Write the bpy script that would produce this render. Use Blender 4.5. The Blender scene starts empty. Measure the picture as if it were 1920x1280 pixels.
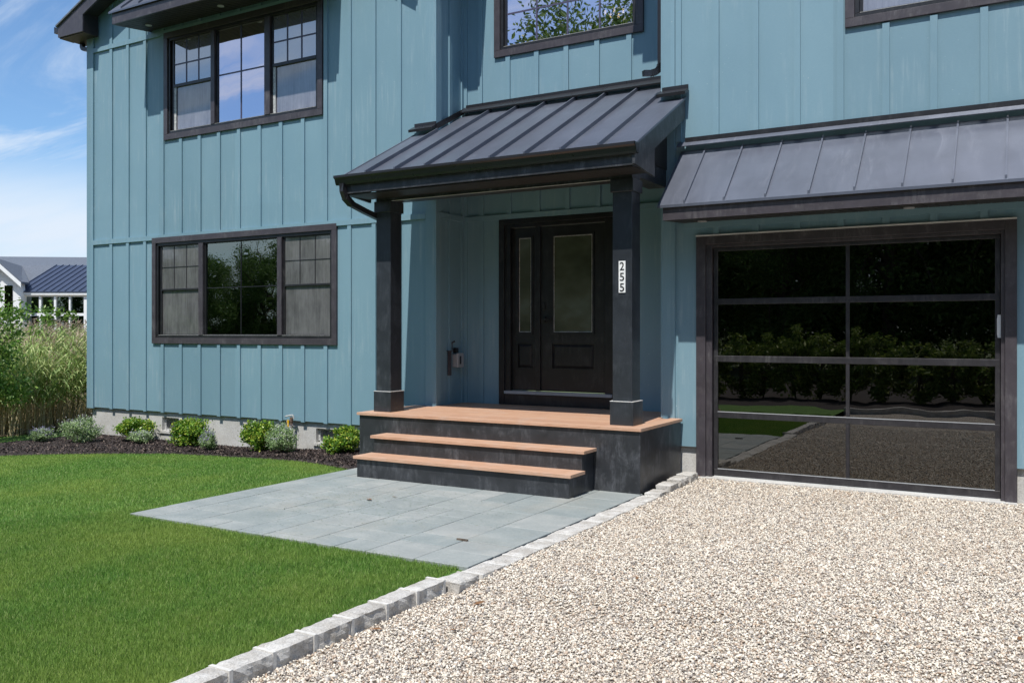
import bpy, bmesh, math, random
import numpy as np
from mathutils import Vector, Matrix, noise as mnoise
R_ = math.radians
scene = bpy.context.scene
COL = scene.collection
random.seed(7); RNG = np.random.default_rng(11)

# ------------------------------------------------------------------ camera, world, sun, exposure
CAMZ = 1.644
cam = bpy.data.cameras.new('camera'); camo = bpy.data.objects.new('camera', cam); COL.objects.link(camo)
YAW = math.atan(970/1661.7)
camo.location = (0, 0, CAMZ); camo.rotation_euler = (R_(90), 0, YAW)
cam.sensor_width = 36; cam.lens = 36*1661.7/1920; cam.shift_y = -(640-622.6)/1920
cam.clip_start = .05; cam.clip_end = 2000
scene.camera = camo
SUN = Vector((0.12, -1.0, 1.8)).normalized()
EL = math.asin(SUN.z); AZ = math.atan2(SUN.x, SUN.y)
w = bpy.data.worlds.new('World'); scene.world = w; w.use_nodes = True
nt = w.node_tree; nt.nodes.clear()
def N(nt, t, **k):
    n = nt.nodes.new(t)
    for a, b in k.items(): setattr(n, a, b)
    return n
sky = N(nt, 'ShaderNodeTexSky', sky_type='NISHITA', sun_disc=False)
sky.sun_elevation = EL; sky.sun_rotation = AZ; sky.altitude = 0; sky.air_density = 1.0; sky.dust_density = .4; sky.ozone_density = 2.5
tc = N(nt, 'ShaderNodeTexCoord')
sep = N(nt, 'ShaderNodeSeparateXYZ'); nt.links.new(tc.outputs['Generated'], sep.inputs[0])
# clouds lie on a plane high above: direction / height
mx = N(nt, 'ShaderNodeMath', operation='MAXIMUM'); nt.links.new(sep.outputs['Z'], mx.inputs[0]); mx.inputs[1].default_value = .02
ad = N(nt, 'ShaderNodeMath', operation='ADD'); nt.links.new(mx.outputs[0], ad.inputs[0]); ad.inputs[1].default_value = .16
dv = N(nt, 'ShaderNodeVectorMath', operation='DIVIDE'); nt.links.new(tc.outputs['Generated'], dv.inputs[0]); nt.links.new(ad.outputs[0], dv.inputs[1])
mp = N(nt, 'ShaderNodeMapping'); nt.links.new(dv.outputs[0], mp.inputs[0]); mp.inputs['Rotation'].default_value = (0, 0, .5); mp.inputs['Scale'].default_value = (.9, 2.6, .3); mp.inputs['Location'].default_value = (3.1, .7, 0)
nz = N(nt, 'ShaderNodeTexNoise'); nt.links.new(mp.outputs[0], nz.inputs['Vector']); nz.inputs['Scale'].default_value = 1.1; nz.inputs['Detail'].default_value = 9; nz.inputs['Roughness'].default_value = .62; nz.inputs['Distortion'].default_value = .9
cr = N(nt, 'ShaderNodeValToRGB'); nt.links.new(nz.outputs['Fac'], cr.inputs[0])
cr.color_ramp.elements[0].position = .41; cr.color_ramp.elements[1].position = .76; cr.color_ramp.interpolation = 'EASE'
# a bank of thin cloud low over the horizon
hz = N(nt, 'ShaderNodeMapRange', interpolation_type='SMOOTHSTEP'); nt.links.new(sep.outputs['Z'], hz.inputs['Value'])
hz.inputs['From Min'].default_value = .20; hz.inputs['From Max'].default_value = .10; hz.inputs['To Min'].default_value = 0; hz.inputs['To Max'].default_value = 1
nz2 = N(nt, 'ShaderNodeTexNoise'); nt.links.new(mp.outputs[0], nz2.inputs['Vector']); nz2.inputs['Scale'].default_value = .8; nz2.inputs['Detail'].default_value = 6
m2 = N(nt, 'ShaderNodeMapRange'); nt.links.new(nz2.outputs['Fac'], m2.inputs['Value']); m2.inputs['From Min'].default_value = .3; m2.inputs['From Max'].default_value = .6; m2.inputs['To Min'].default_value = .35
mm = N(nt, 'ShaderNodeMath', operation='MULTIPLY'); nt.links.new(hz.outputs[0], mm.inputs[0]); nt.links.new(m2.outputs[0], mm.inputs[1])
c1 = N(nt, 'ShaderNodeMath', operation='MULTIPLY'); nt.links.new(cr.outputs[0], c1.inputs[0]); c1.inputs[1].default_value = .9
ma = N(nt, 'ShaderNodeMath', operation='MAXIMUM'); nt.links.new(mm.outputs[0], ma.inputs[0]); nt.links.new(c1.outputs[0], ma.inputs[1])
# the clear sky is a deeper blue than the model's
tint = N(nt, 'ShaderNodeMix', data_type='RGBA', blend_type='MULTIPLY'); tint.inputs[0].default_value = 1
nt.links.new(sky.outputs[0], tint.inputs[6]); tint.inputs[7].default_value = (.80, .98, 1.12, 1)
mixc = N(nt, 'ShaderNodeMix', data_type='RGBA'); nt.links.new(ma.outputs[0], mixc.inputs[0]); nt.links.new(tint.outputs[2], mixc.inputs[6]); mixc.inputs[7].default_value = (5.3, 6.0, 6.9, 1)
bg = N(nt, 'ShaderNodeBackground'); nt.links.new(mixc.outputs[2], bg.inputs[0]); bg.inputs[1].default_value = .107
wo = N(nt, 'ShaderNodeOutputWorld'); nt.links.new(bg.outputs[0], wo.inputs[0])
sl = bpy.data.lights.new('sun', 'SUN'); sl.energy = 3.9; sl.angle = R_(.5); sl.color = (1, .965, .91)
so = bpy.data.objects.new('sun', sl); COL.objects.link(so); so.rotation_euler = SUN.to_track_quat('Z', 'Y').to_euler(); so.location = (3, -20, 30)
scene.render.engine = 'CYCLES'
scene.view_settings.view_transform = 'Standard'; scene.view_settings.look = 'None'; scene.view_settings.exposure = 0.42; scene.view_settings.gamma = 1
scene.cycles.max_bounces = 8; scene.cycles.transparent_max_bounces = 12

# ------------------------------------------------------------------ photo-plane helpers (turn a pixel into a point on a known plane)
S_, C_ = math.sin(YAW), math.cos(YAW)
def ray(u, v):
    t = (u-960)/1661.7
    return Vector((-S_+C_*t, C_+S_*t, (622.6-v)/1661.7))
def onY(u, v, Y): d = ray(u, v); return Vector((0, 0, CAMZ)) + d*(Y/d.y)
def onX(u, v, X): d = ray(u, v); return Vector((0, 0, CAMZ)) + d*(X/d.x)
def onZ(u, v, Z): d = ray(u, v); return Vector((0, 0, CAMZ)) + d*((Z-CAMZ)/d.z)

# ------------------------------------------------------------------ materials
M = {}
def sset(b, k, v):
    if k in b.inputs: b.inputs[k].default_value = v
def newmat(name):
    m = bpy.data.materials.new(name); m.use_nodes = True; m.node_tree.nodes.clear(); M[name] = m
    t = m.node_tree; o = N(t, 'ShaderNodeOutputMaterial'); b = N(t, 'ShaderNodeBsdfPrincipled'); t.links.new(b.outputs[0], o.inputs[0])
    return m, t, b, o
def pos(t, scale=(1, 1, 1), rot=(0, 0, 0)):
    g = N(t, 'ShaderNodeNewGeometry'); m = N(t, 'ShaderNodeMapping'); t.links.new(g.outputs['Position'], m.inputs[0])
    m.inputs['Scale'].default_value = scale; m.inputs['Rotation'].default_value = rot; return m.outputs[0]
def noise(t, vec, scale, detail=4, rough=.55, dist=0):
    n = N(t, 'ShaderNodeTexNoise'); t.links.new(vec, n.inputs['Vector']); n.inputs['Scale'].default_value = scale
    n.inputs['Detail'].default_value = detail; n.inputs['Roughness'].default_value = rough; n.inputs['Distortion'].default_value = dist
    return n.outputs['Fac']
def ramp(t, fac, stops, interp='LINEAR'):
    r = N(t, 'ShaderNodeValToRGB'); t.links.new(fac, r.inputs[0]); e = r.color_ramp.elements; r.color_ramp.interpolation = interp
    while len(e) < len(stops): e.new(.5)
    for i, (p, c) in enumerate(stops):
        e[i].position = p; e[i].color = (c if hasattr(c, '__len__') else (c, c, c)) + ((1,) if hasattr(c, '__len__') and len(c) == 3 else ()) if hasattr(c, '__len__') else (c, c, c, 1)
    return r.outputs[0]
def mix(t, fac, a, b, blend='MIX'):
    m = N(t, 'ShaderNodeMix', data_type='RGBA', blend_type=blend)
    for i, x in ((0, fac), (6, a), (7, b)):
        if hasattr(x, 'is_linked') or isinstance(x, bpy.types.NodeSocket): t.links.new(x, m.inputs[i])
        else: m.inputs[i].default_value = x if i == 0 else tuple(x)+((1,) if len(x) == 3 else ())
    return m.outputs[2]
def bump(t, b, h, strength=.3, dist=.01):
    n = N(t, 'ShaderNodeBump'); t.links.new(h, n.inputs['Height']); n.inputs['Strength'].default_value = strength; n.inputs['Distance'].default_value = dist
    t.links.new(n.outputs[0], b.inputs['Normal']); return n
def maprange(t, v, a, b, c, d):
    m = N(t, 'ShaderNodeMapRange'); t.links.new(v, m.inputs['Value'])
    for k, x in zip(('From Min', 'From Max', 'To Min', 'To Max'), (a, b, c, d)): m.inputs[k].default_value = x
    return m.outputs[0]
def simple(name, col, rough=.5, metal=0, nscale=6, amt=.15, bstr=.0, bscale=80, spec=.5, sc=(1, 1, 1), dust=0, dustc=(.35, .34, .33)):
    m, t, b, o = newmat(name)
    p = pos(t, sc); n = noise(t, p, nscale, 5)
    lo = tuple(c*(1-amt) for c in col); hi = tuple(min(1, c*(1+amt)) for c in col)
    c = ramp(t, n, [(.3, lo), (.7, hi)])
    if dust:
        d = noise(t, pos(t), 3.3, 8, .7, .6); d2 = noise(t, pos(t, (1, 1, .25)), 26, 6, .7)
        f = N(t, 'ShaderNodeMath', operation='MULTIPLY'); t.links.new(ramp(t, d, [(.46, 0.0), (.68, 1.0)]), f.inputs[0]); t.links.new(ramp(t, d2, [(.42, 0.0), (.7, dust)]), f.inputs[1])
        c = mix(t, f.outputs[0], c, dustc)
    t.links.new(c, b.inputs['Base Color'])
    b.inputs['Roughness'].default_value = rough; b.inputs['Metallic'].default_value = metal; sset(b, 'Specular IOR Level', spec)
    t.links.new(maprange(t, noise(t, pos(t), nscale*3, 4), 0, 1, max(.02, rough-.1), rough+.1), b.inputs['Roughness'])
    if bstr: bump(t, b, noise(t, p, bscale, 3), bstr, .004)
    return m
# painted fibre-cement siding
def siding():
    m, t, b, o = newmat('siding_paint')
    big = noise(t, pos(t, (1, 1, .5)), 1.1, 4)
    c = ramp(t, big, [(.3, (.168, .288, .350)), (.7, (.195, .322, .382))])
    grain = noise(t, pos(t, (7, 7, 60)), 5, 4, .6)
    c = mix(t, .16, c, ramp(t, grain, [(.3, (.11, .20, .26)), (.75, (.25, .37, .44))]))
    fl = N(t, 'ShaderNodeVectorMath', operation='FLOOR'); t.links.new(pos(t, (.567, .567, .28)), fl.inputs[0]); wn = N(t, 'ShaderNodeTexWhiteNoise', noise_dimensions='3D'); t.links.new(fl.outputs[0], wn.inputs['Vector'])
    c = mix(t, 1.0, c, ramp(t, wn.outputs['Value'], [(0, .93), (1, 1.06)]), 'MULTIPLY')
    st = noise(t, pos(t, (9, 9, .55)), 2.2, 6, .7); cl = noise(t, pos(t), 1.7, 4)
    f = N(t, 'ShaderNodeMath', operation='MULTIPLY'); t.links.new(ramp(t, st, [(.5, 0.0), (.78, .6)]), f.inputs[0]); t.links.new(ramp(t, cl, [(.45, 0.0), (.66, 1.0)]), f.inputs[1])
    c = mix(t, f.outputs[0], c, (.38, .46, .49))
    sp = noise(t, pos(t), 42, 2, .5); c = mix(t, ramp(t, sp, [(.74, 0.0), (.80, .55)]), c, (.55, .60, .61))
    t.links.new(c, b.inputs['Base Color']); b.inputs['Roughness'].default_value = .48; sset(b, 'Specular IOR Level', .45)
    bp = bump(t, b, grain, .22, .003); b2 = N(t, 'ShaderNodeBump'); t.links.new(noise(t, pos(t, (1, 1, .35)), 1.6, 3), b2.inputs['Height']); b2.inputs['Strength'].default_value = .5; b2.inputs['Distance'].default_value = .03; t.links.new(b2.outputs[0], bp.inputs['Normal'])
siding()
simple('trim_dark', (.052, .045, .052), .42, 0, 5, .18, .1, 60, .5, dust=.30)
simple('trim_black', (.014, .014, .016), .38, 0, 5, .2, .08, 60, .5, dust=.12)
simple('porch_black', (.027, .029, .033), .42, 0, 4, .3, .1, 40, .5, dust=.55, dustc=(.22, .23, .25))
simple('column_paint', (.026, .030, .036), .34, 0, 4, .2, .08, 50, .5, dust=.30, dustc=(.20, .22, .25))
simple('soffit_black', (.020, .018, .018), .55, 0, 5, .2)
simple('gutter_metal', (.030, .030, .034), .30, .3, 2, .1)
simple('aluminium', (.045, .043, .048), .36, .4, 8, .2, dust=.25)
simple('white_paint', (.78, .78, .76), .5, 0, 6, .05)
simple('grey_plastic', (.36, .37, .38), .4, 0, 10, .08)
simple('mint_liner', (.28, .50, .42), .5)
simple('room_paint', (.42, .41, .38), .8)
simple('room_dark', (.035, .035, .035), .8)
simple('rust_pipe', (.16, .10, .07), .7, .2, 30, .5)
simple('yellow_tag', (.75, .42, .01), .5)
simple('bark', (.13, .10, .075), .9, 0, 20, .4, .6, 40)
simple('pale_strip', (.62, .62, .60), .6)  # pale strips, among them the painted lit edge of the porch beam
simple('dirty_sill', (.45, .45, .44), .5, 0, 30, .4)
def roofmetal(name, base, rough, metal):
    m, t, b, o = newmat(name)
    n = noise(t, pos(t, (1, 1, 1)), 2.0, 5, .6); c = ramp(t, n, [(.3, tuple(x*.88 for x in base)), (.7, tuple(x*1.1 for x in base))])
    sm = noise(t, pos(t, (3, .8, .8), (0, 0, .5)), 2.4, 8, .72, 1.2); cl = noise(t, pos(t), 1.3, 3)
    f = N(t, 'ShaderNodeMath', operation='MULTIPLY'); t.links.new(ramp(t, sm, [(.52, 0.0), (.8, .7)]), f.inputs[0]); t.links.new(ramp(t, cl, [(.45, 0.0), (.65, .7)]), f.inputs[1])
    c = mix(t, f.outputs[0], c, (.32, .33, .38))
    t.links.new(c, b.inputs['Base Color']); b.inputs['Metallic'].default_value = metal
    t.links.new(maprange(t, sm, .2, .8, rough-.06, rough+.1), b.inputs['Roughness'])
    bump(t, b, noise(t, pos(t), 5, 3), .12, .01)
roofmetal('roof_metal', (.132, .146, .185), .37, .45)
def concrete():
    m, t, b, o = newmat('concrete')
    a = noise(t, pos(t, (1, 1, 1)), 2.2, 8, .7); g = noise(t, pos(t), 60, 4, .7)
    c = ramp(t, a, [(.3, (.36, .34, .30)), (.5, (.50, .49, .46)), (.72, (.62, .61, .59))]); c = mix(t, .35, c, ramp(t, g, [(.35, (.25, .24, .22)), (.6, (.62, .61, .59))]))
    t.links.new(c, b.inputs['Base Color']); b.inputs['Roughness'].default_value = .85; bump(t, b, g, .5, .006)
concrete()
def wood():
    m, t, b, o = newmat('deck_wood')
    g = N(t, 'ShaderNodeNewGeometry')
    r = ramp(t, g.outputs['Random Per Island'], [(0, (.38, .20, .12)), (.35, (.52, .31, .19)), (.7, (.44, .245, .15)), (1, (.57, .36, .23))])
    gr = noise(t, pos(t, (2.2, 34, 34)), 2.4, 8, .7, .8)
    c = mix(t, .55, r, ramp(t, gr, [(.3, (.28, .135, .08)), (.5, (.53, .31, .205)), (.75, (.70, .50, .37))]))
    du = noise(t, pos(t), 4, 7, .7); c = mix(t, ramp(t, du, [(.5, 0.0), (.8, .5)]), c, (.50, .42, .36))
    t.links.new(c, b.inputs['Base Color']); b.inputs['Roughness'].default_value = .55; bump(t, b, gr, .3, .003)
wood()
def bluestone():
    m, t, b, o = newmat('bluestone')
    g = N(t, 'ShaderNodeNewGeometry')
    r = ramp(t, g.outputs['Random Per Island'], [(0, (.20, .235, .225)), (.3, (.30, .32, .305)), (.55, (.225, .265, .262)), (.8, (.35, .355, .335)), (1, (.17, .21, .21))])
    a = noise(t, pos(t), 2.6, 9, .68, .4); f = noise(t, pos(t), 45, 5, .7)
    c = mix(t, .5, r, ramp(t, a, [(.30, (.15, .18, .18)), (.5, (.25, .28, .27)), (.70, (.43, .43, .40))])); c = mix(t, ramp(t, noise(t, pos(t), 1.1, 6, .7), [(.52, 0.0), (.72, .45)]), c, (.33, .30, .24))
    c = mix(t, .22, c, ramp(t, f, [(.3, (.12, .14, .14)), (.7, (.45, .46, .45))]))
    t.links.new(c, b.inputs['Base Color']); b.inputs['Roughness'].default_value = .7; bump(t, b, f, .35, .004)
bluestone()
simple('joint_sand', (.13, .12, .095), .95, 0, 40, .4, .4, 120)
def granite(name, top):
    m, t, b, o = newmat(name)
    v = N(t, 'ShaderNodeTexVoronoi'); t.links.new(pos(t), v.inputs['Vector']); v.inputs['Scale'].default_value = 190
    a = noise(t, pos(t), 7, 7, .7)
    c = ramp(t, v.outputs['Color'], [(.1, (.15, .145, .14)), (.35, (.43, .405, .365)), (.8, (.66, .625, .57))])
    c = mix(t, .55, c, ramp(t, a, [(.32, (.23, .195, .15)), (.60, top)]))
    t.links.new(c, b.inputs['Base Color']); b.inputs['Roughness'].default_value = .8
    h = noise(t, pos(t), 38, 6, .75); bump(t, b, h, .75, .012)
granite('granite', (.60, .585, .555))
simple('mortar', (.58, .56, .52), .9, 0, 40, .15, .5, 120)
def pebbles():
    m, t, b, o = newmat('pebble')
    g = N(t, 'ShaderNodeNewGeometry'); r = g.outputs['Random Per Island']
    c = ramp(t, r, [(0, (.12, .10, .085)), (.09, (.25, .225, .205)), (.16, (.36, .25, .165)), (.24, (.50, .36, .24)), (.34, (.60, .52, .43)), (.5, (.70, .62, .49)), (.72, (.85, .78, .66)), (.92, (.60, .53, .44)), (1, (.30, .285, .27))])
    c = mix(t, ramp(t, noise(t, pos(t), .9, 5, .65), [(.5, 0.0), (.78, .7)]), c, mix(t, .5, c, (.42, .31, .20)))
    t.links.new(mix(t, .15, c, ramp(t, noise(t, pos(t), 90, 3), [(.3, (.4, .35, .3)), (.7, (.9, .87, .82))])), b.inputs['Base Color']); b.inputs['Roughness'].default_value = .6
pebbles()
def gravelbase():
    m, t, b, o = newmat('gravel_bed')
    v = N(t, 'ShaderNodeTexVoronoi'); t.links.new(pos(t), v.inputs['Vector']); v.inputs['Scale'].default_value = 62
    c = ramp(t, v.outputs['Color'], [(.05, (.12, .10, .08)), (.25, (.36, .28, .21)), (.45, (.52, .45, .37)), (.9, (.74, .68, .60))])
    c = mix(t, ramp(t, v.outputs['Distance'], [(.4, 0.0), (.8, .8)]), c, (.14, .115, .09))
    t.links.new(c, b.inputs['Base Color']); b.inputs['Roughness'].default_value = .85
    inv = N(t, 'ShaderNodeMath', operation='SUBTRACT'); inv.inputs[0].default_value = 1; t.links.new(v.outputs['Distance'], inv.inputs[1]); bump(t, b, inv.outputs[0], .9, .02)
gravelbase()
def leafmat(name, stops, rough=.5, trans=.3, patch=None):
    m, t, b, o = newmat(name)
    g = N(t, 'ShaderNodeNewGeometry'); c = ramp(t, g.outputs['Random Per Island'], stops)
    if patch: 
        n = noise(t, pos(t), patch[0], 4, .6); c = mix(t, ramp(t, n, [(.4, 0.0), (.65, patch[2])]), c, patch[1])
    t.links.new(c, b.inputs['Base Color']); b.inputs['Roughness'].default_value = rough; sset(b, 'Specular IOR Level', .35)
    tr = N(t, 'ShaderNodeBsdfTranslucent'); t.links.new(c, tr.inputs[0]); ms = N(t, 'ShaderNodeMixShader'); ms.inputs[0].default_value = trans
    t.links.new(b.outputs[0], ms.inputs[1]); t.links.new(tr.outputs[0], ms.inputs[2]); t.links.new(ms.outputs[0], o.inputs[0])
leafmat('turf_blade', [(0, (.065, .165, .025)), (.5, (.150, .305, .05)), (.85, (.235, .40, .08)), (1, (.42, .47, .20))], .6, .4, (.7, (.34, .42, .09), .6))
leafmat('holly_leaf', [(0, (.05, .13, .015)), (.5, (.13, .27, .028)), (.82, (.30, .44, .05)), (1, (.58, .58, .10))], .35, .3)
leafmat('silver_leaf', [(0, (.14, .24, .08)), (.5, (.26, .38, .15)), (1, (.46, .53, .32))], .6, .3)
leafmat('lavender_flower', [(0, (.22, .17, .36)), (.6, (.36, .31, .50)), (1, (.55, .52, .62))], .6, .3)
leafmat('pale_flower', [(0, (.40, .40, .42)), (.6, (.55, .53, .58)), (1, (.62, .62, .64))], .6, .3)
leafmat('reed_leaf', [(0, (.17, .28, .07)), (.5, (.38, .50, .16)), (1, (.60, .64, .30))], .5, .35)
leafmat('reed_stem', [(0, (.32, .25, .13)), (.5, (.48, .39, .22)), (1, (.60, .51, .33))], .6, .15)
leafmat('reed_plume', [(0, (.38, .27, .21)), (.5, (.56, .43, .34)), (1, (.70, .60, .49))], .8, .3)
leafmat('tree_leaf', [(0, (.06, .14, .02)), (.5, (.14, .27, .04)), (1, (.30, .42, .09))], .4, .3)
leafmat('wood_leaf', [(0, (.05, .10, .02)), (.5, (.11, .19, .04)), (1, (.22, .32, .08))], .6, .3)
leafmat('hedge_leaf', [(0, (.06, .11, .02)), (.5, (.16, .24, .04)), (1, (.34, .40, .10))], .6, .3)
leafmat('mulch_chip', [(0, (.018, .013, .012)), (.55, (.055, .040, .036)), (.85, (.11, .08, .07)), (1, (.26, .20, .16))], .8, 0)
leafmat('dry_leaf', [(0, (.16, .075, .03)), (1, (.30, .16, .08))], .6, .2)
leafmat('clipping', [(0, (.06, .12, .02)), (1, (.14, .20, .05))], .6, .2)
def turf():
    m, t, b, o = newmat('turf_soil')
    a = noise(t, pos(t), 1.2, 5); f = noise(t, pos(t), 60, 4, .7)
    c = ramp(t, a, [(.3, (.055, .14, .02)), (.7, (.12, .24, .035))]); c = mix(t, .5, c, ramp(t, f, [(.3, (.03, .08, .012)), (.7, (.15, .27, .04))]))
    t.links.new(c, b.inputs['Base Color']); b.inputs['Roughness'].default_value = .9; bump(t, b, f, .8, .02)
turf()
simple('litter', (.16, .125, .07), .95, 0, 8, .45, .8, 60)
simple('mulch_soil', (.030, .022, .020), .95, 0, 30, .5, 1, 90)
simple('field', (.09, .11, .035), .95, 0, .3, .4, .4, 3)
simple('shingle', (.11, .125, .15), .8, 0, 9, .3, .5, 25, sc=(1, 1, 5))
simple('house_white', (.80, .81, .80), .6, 0, 3, .04)
def glassmat(name, refl, tcol, gcol=(1, 1, 1), fres=1.0, rough=0.0, wob=.0):
    m, t, b, o = newmat(name); t.nodes.remove(b)
    fr = N(t, 'ShaderNodeFresnel'); fr.inputs[0].default_value = 1.5
    f = N(t, 'ShaderNodeMath', operation='MULTIPLY_ADD'); t.links.new(fr.outputs[0], f.inputs[0]); f.inputs[1].default_value = fres; f.inputs[2].default_value = refl; f.use_clamp = True
    tr = N(t, 'ShaderNodeBsdfTransparent'); tr.inputs[0].default_value = tcol+(1,)
    gl = N(t, 'ShaderNodeBsdfGlossy'); gl.inputs[0].default_value = gcol+(1,); gl.inputs['Roughness'].default_value = rough
    if wob:
        bn = N(t, 'ShaderNodeBump'); bn.inputs['Strength'].default_value = 1; bn.inputs['Distance'].default_value = wob; t.links.new(noise(t, pos(t), 1.5, 2), bn.inputs['Height']); t.links.new(bn.outputs[0], gl.inputs['Normal'])
    ms = N(t, 'ShaderNodeMixShader'); t.links.new(f.outputs[0], ms.inputs[0]); t.links.new(tr.outputs[0], ms.inputs[1]); t.links.new(gl.outputs[0], ms.inputs[2]); t.links.new(ms.outputs[0], o.inputs[0])
glassmat('window_glass', .60, (.5, .52, .48), (.93, .87, .98), 1.0, 0, .0015)
glassmat('lower_glass', .16, (.35, .42, .38), (.9, 1, .92), 1.2, 0, .0015)
glassmat('tinted_glass', .095, (.12, .12, .12), (1, .97, .92), .9, 0, .0018)
def screenmat(name, lo, hi, refl):
    m, t, b, o = newmat(name)
    st = noise(t, pos(t, (16, 16, .9)), 2.5, 7, .7); cl = noise(t, pos(t, (2, 2, 1)), 2.4, 5, .65)
    c = mix(t, .5, ramp(t, st, [(.3, lo), (.75, hi)]), ramp(t, cl, [(.3, lo), (.72, hi)]))
    t.links.new(c, b.inputs['Base Color']); b.inputs['Roughness'].default_value = .7
    gl = N(t, 'ShaderNodeBsdfGlossy'); gl.inputs['Roughness'].default_value = .03; ms = N(t, 'ShaderNodeMixShader'); ms.inputs[0].default_value = refl
    t.links.new(b.outputs[0], ms.inputs[1]); t.links.new(gl.outputs[0], ms.inputs[2]); t.links.new(ms.outputs[0], o.inputs[0])
screenmat('screen_mesh', (.035, .035, .037), (.19, .19, .19), .12)
screenmat('screen_film', (.10, .10, .13), (.30, .30, .34), .16)
screenmat('film_upper', (.06, .06, .10), (.17, .17, .24), .42)
def rainglass():
    m, t, b, o = newmat('rain_glass')
    n = noise(t, pos(t, (1, 1, .5)), 90, 4, .6, 1); v = noise(t, pos(t, (1, 1, 1.6)), 1.4, 3)
    t.links.new(ramp(t, v, [(.3, (.040, .050, .030)), (.55, (.085, .10, .070)), (.75, (.13, .17, .14))]), b.inputs['Base Color'])  # greenery mirrored in the pane is put into its colour, brighter patches included
    b.inputs['Roughness'].default_value = .12; sset(b, 'Specular IOR Level', .8); bump(t, b, n, .35, .004)
rainglass()
def emis(name, col, s):
    m, t, b, o = newmat(name); t.nodes.remove(b); e = N(t, 'ShaderNodeEmission'); e.inputs[0].default_value = col+(1,); e.inputs[1].default_value = s; t.links.new(e.outputs[0], o.inputs[0])
simple('muntin_glass_sheen', (.075, .07, .12), .4)  # violet from the reflective glass over the grilles is put into this colour
emis('lamp_glow', (1, .72, .4), 6)

# ------------------------------------------------------------------ builders
def tag(o, label=None, cat=None, group=None, kind=None):
    for k, v in (('label', label), ('category', cat), ('group', group), ('kind', kind)):
        if v: o[k] = v
    return o
def thing(name, loc, label, cat, group=None):
    o = bpy.data.objects.new(name, None); COL.objects.link(o); o.location = loc; o.empty_display_size = .1
    return tag(o, label, cat, group)
class MB:
    def __init__(s): s.v = []; s.f = []
    def poly(s, pts):
        i = len(s.v); s.v += [tuple(p) for p in pts]; s.f.append(tuple(range(i, i+len(pts)))); return s
    def mesh(s, vs, fs):
        i = len(s.v); s.v += [tuple(p) for p in vs]; s.f += [tuple(i+a for a in f) for f in fs]; return s
    def box(s, x0, x1, y0, y1, z0, z1):
        x0, x1 = min(x0, x1), max(x0, x1); y0, y1 = min(y0, y1), max(y0, y1); z0, z1 = min(z0, z1), max(z0, z1)
        return s.mesh([(x0, y0, z0), (x1, y0, z0), (x1, y1, z0), (x0, y1, z0), (x0, y0, z1), (x1, y0, z1), (x1, y1, z1), (x0, y1, z1)],
                      [(3, 2, 1, 0), (4, 5, 6, 7), (0, 1, 5, 4), (1, 2, 6, 5), (2, 3, 7, 6), (3, 0, 4, 7)])
    def prism(s, pts, d):           # pts: planar outline, d: extrusion vector
        n = len(pts); d = Vector(d); a = [Vector(p) for p in pts]; b = [p+d for p in a]
        nn = (a[1]-a[0]).cross(a[2]-a[0])
        area = Vector((0, 0, 0))
        for i in range(n): area += a[i].cross(a[(i+1) % n])
        flip = area.dot(d) > 0
        fs = [tuple(range(n)), tuple(range(2*n-1, n-1, -1))] + [(i, i+n, (i+1) % n+n, (i+1) % n) for i in range(n)]
        if flip: fs = [f[::-1] for f in fs]
        return s.mesh(a+b, fs)
    def tube(s, path, r, n=8, flat=None, cap=True):
        path = [Vector(p) for p in path]; rs = r if hasattr(r, '__len__') else [r]*len(path); i0 = len(s.v)
        up = Vector((0, 0, 1))
        for k, p in enumerate(path):
            d = (path[min(k+1, len(path)-1)]-path[max(k-1, 0)]).normalized()
            a = d.cross(up)
            if a.length < .05: a = d.cross(Vector((0, 1, 0)))
            a.normalize(); b = d.cross(a).normalized()
            for j in range(n):
                t = 2*math.pi*(j+.5)/n; q = 1.41 if n == 4 else 1
                s.v.append(tuple(p+(a*math.cos(t)+b*math.sin(t))*rs[k]*q))
        for k in range(len(path)-1):
            for j in range(n):
                s.f.append((i0+k*n+j, i0+k*n+(j+1) % n, i0+(k+1)*n+(j+1) % n, i0+(k+1)*n+j))
        if cap: s.f.append(tuple(i0+j for j in range(n))[::-1]); s.f.append(tuple(i0+(len(path)-1)*n+j for j in range(n)))
        return s
    def build(s, name, mat, parent=None, bevel=0, smooth=False):
        me = bpy.data.meshes.new(name); off = Vector(parent_world(parent))
        me.from_pydata([tuple(Vector(v)-off) for v in s.v], [], s.f); me.materials.append(M[mat] if isinstance(mat, str) else mat)
        bm = bmesh.new(); bm.from_mesh(me); 
        if bevel: bmesh.ops.bevel(bm, geom=bm.edges[:], offset=bevel, segments=1, affect='EDGES', clamp_overlap=True)
        bmesh.ops.recalc_face_normals(bm, faces=bm.faces[:])
        bm.to_mesh(me); bm.free()
        if smooth: me.polygons.foreach_set('use_smooth', [True]*len(me.polygons))
        o = bpy.data.objects.new(name, me); COL.objects.link(o)
        if parent: o.parent = parent
        return o
def parent_world(p):
    v = Vector((0, 0, 0))
    while p: v += p.location; p = p.parent
    return v
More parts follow.
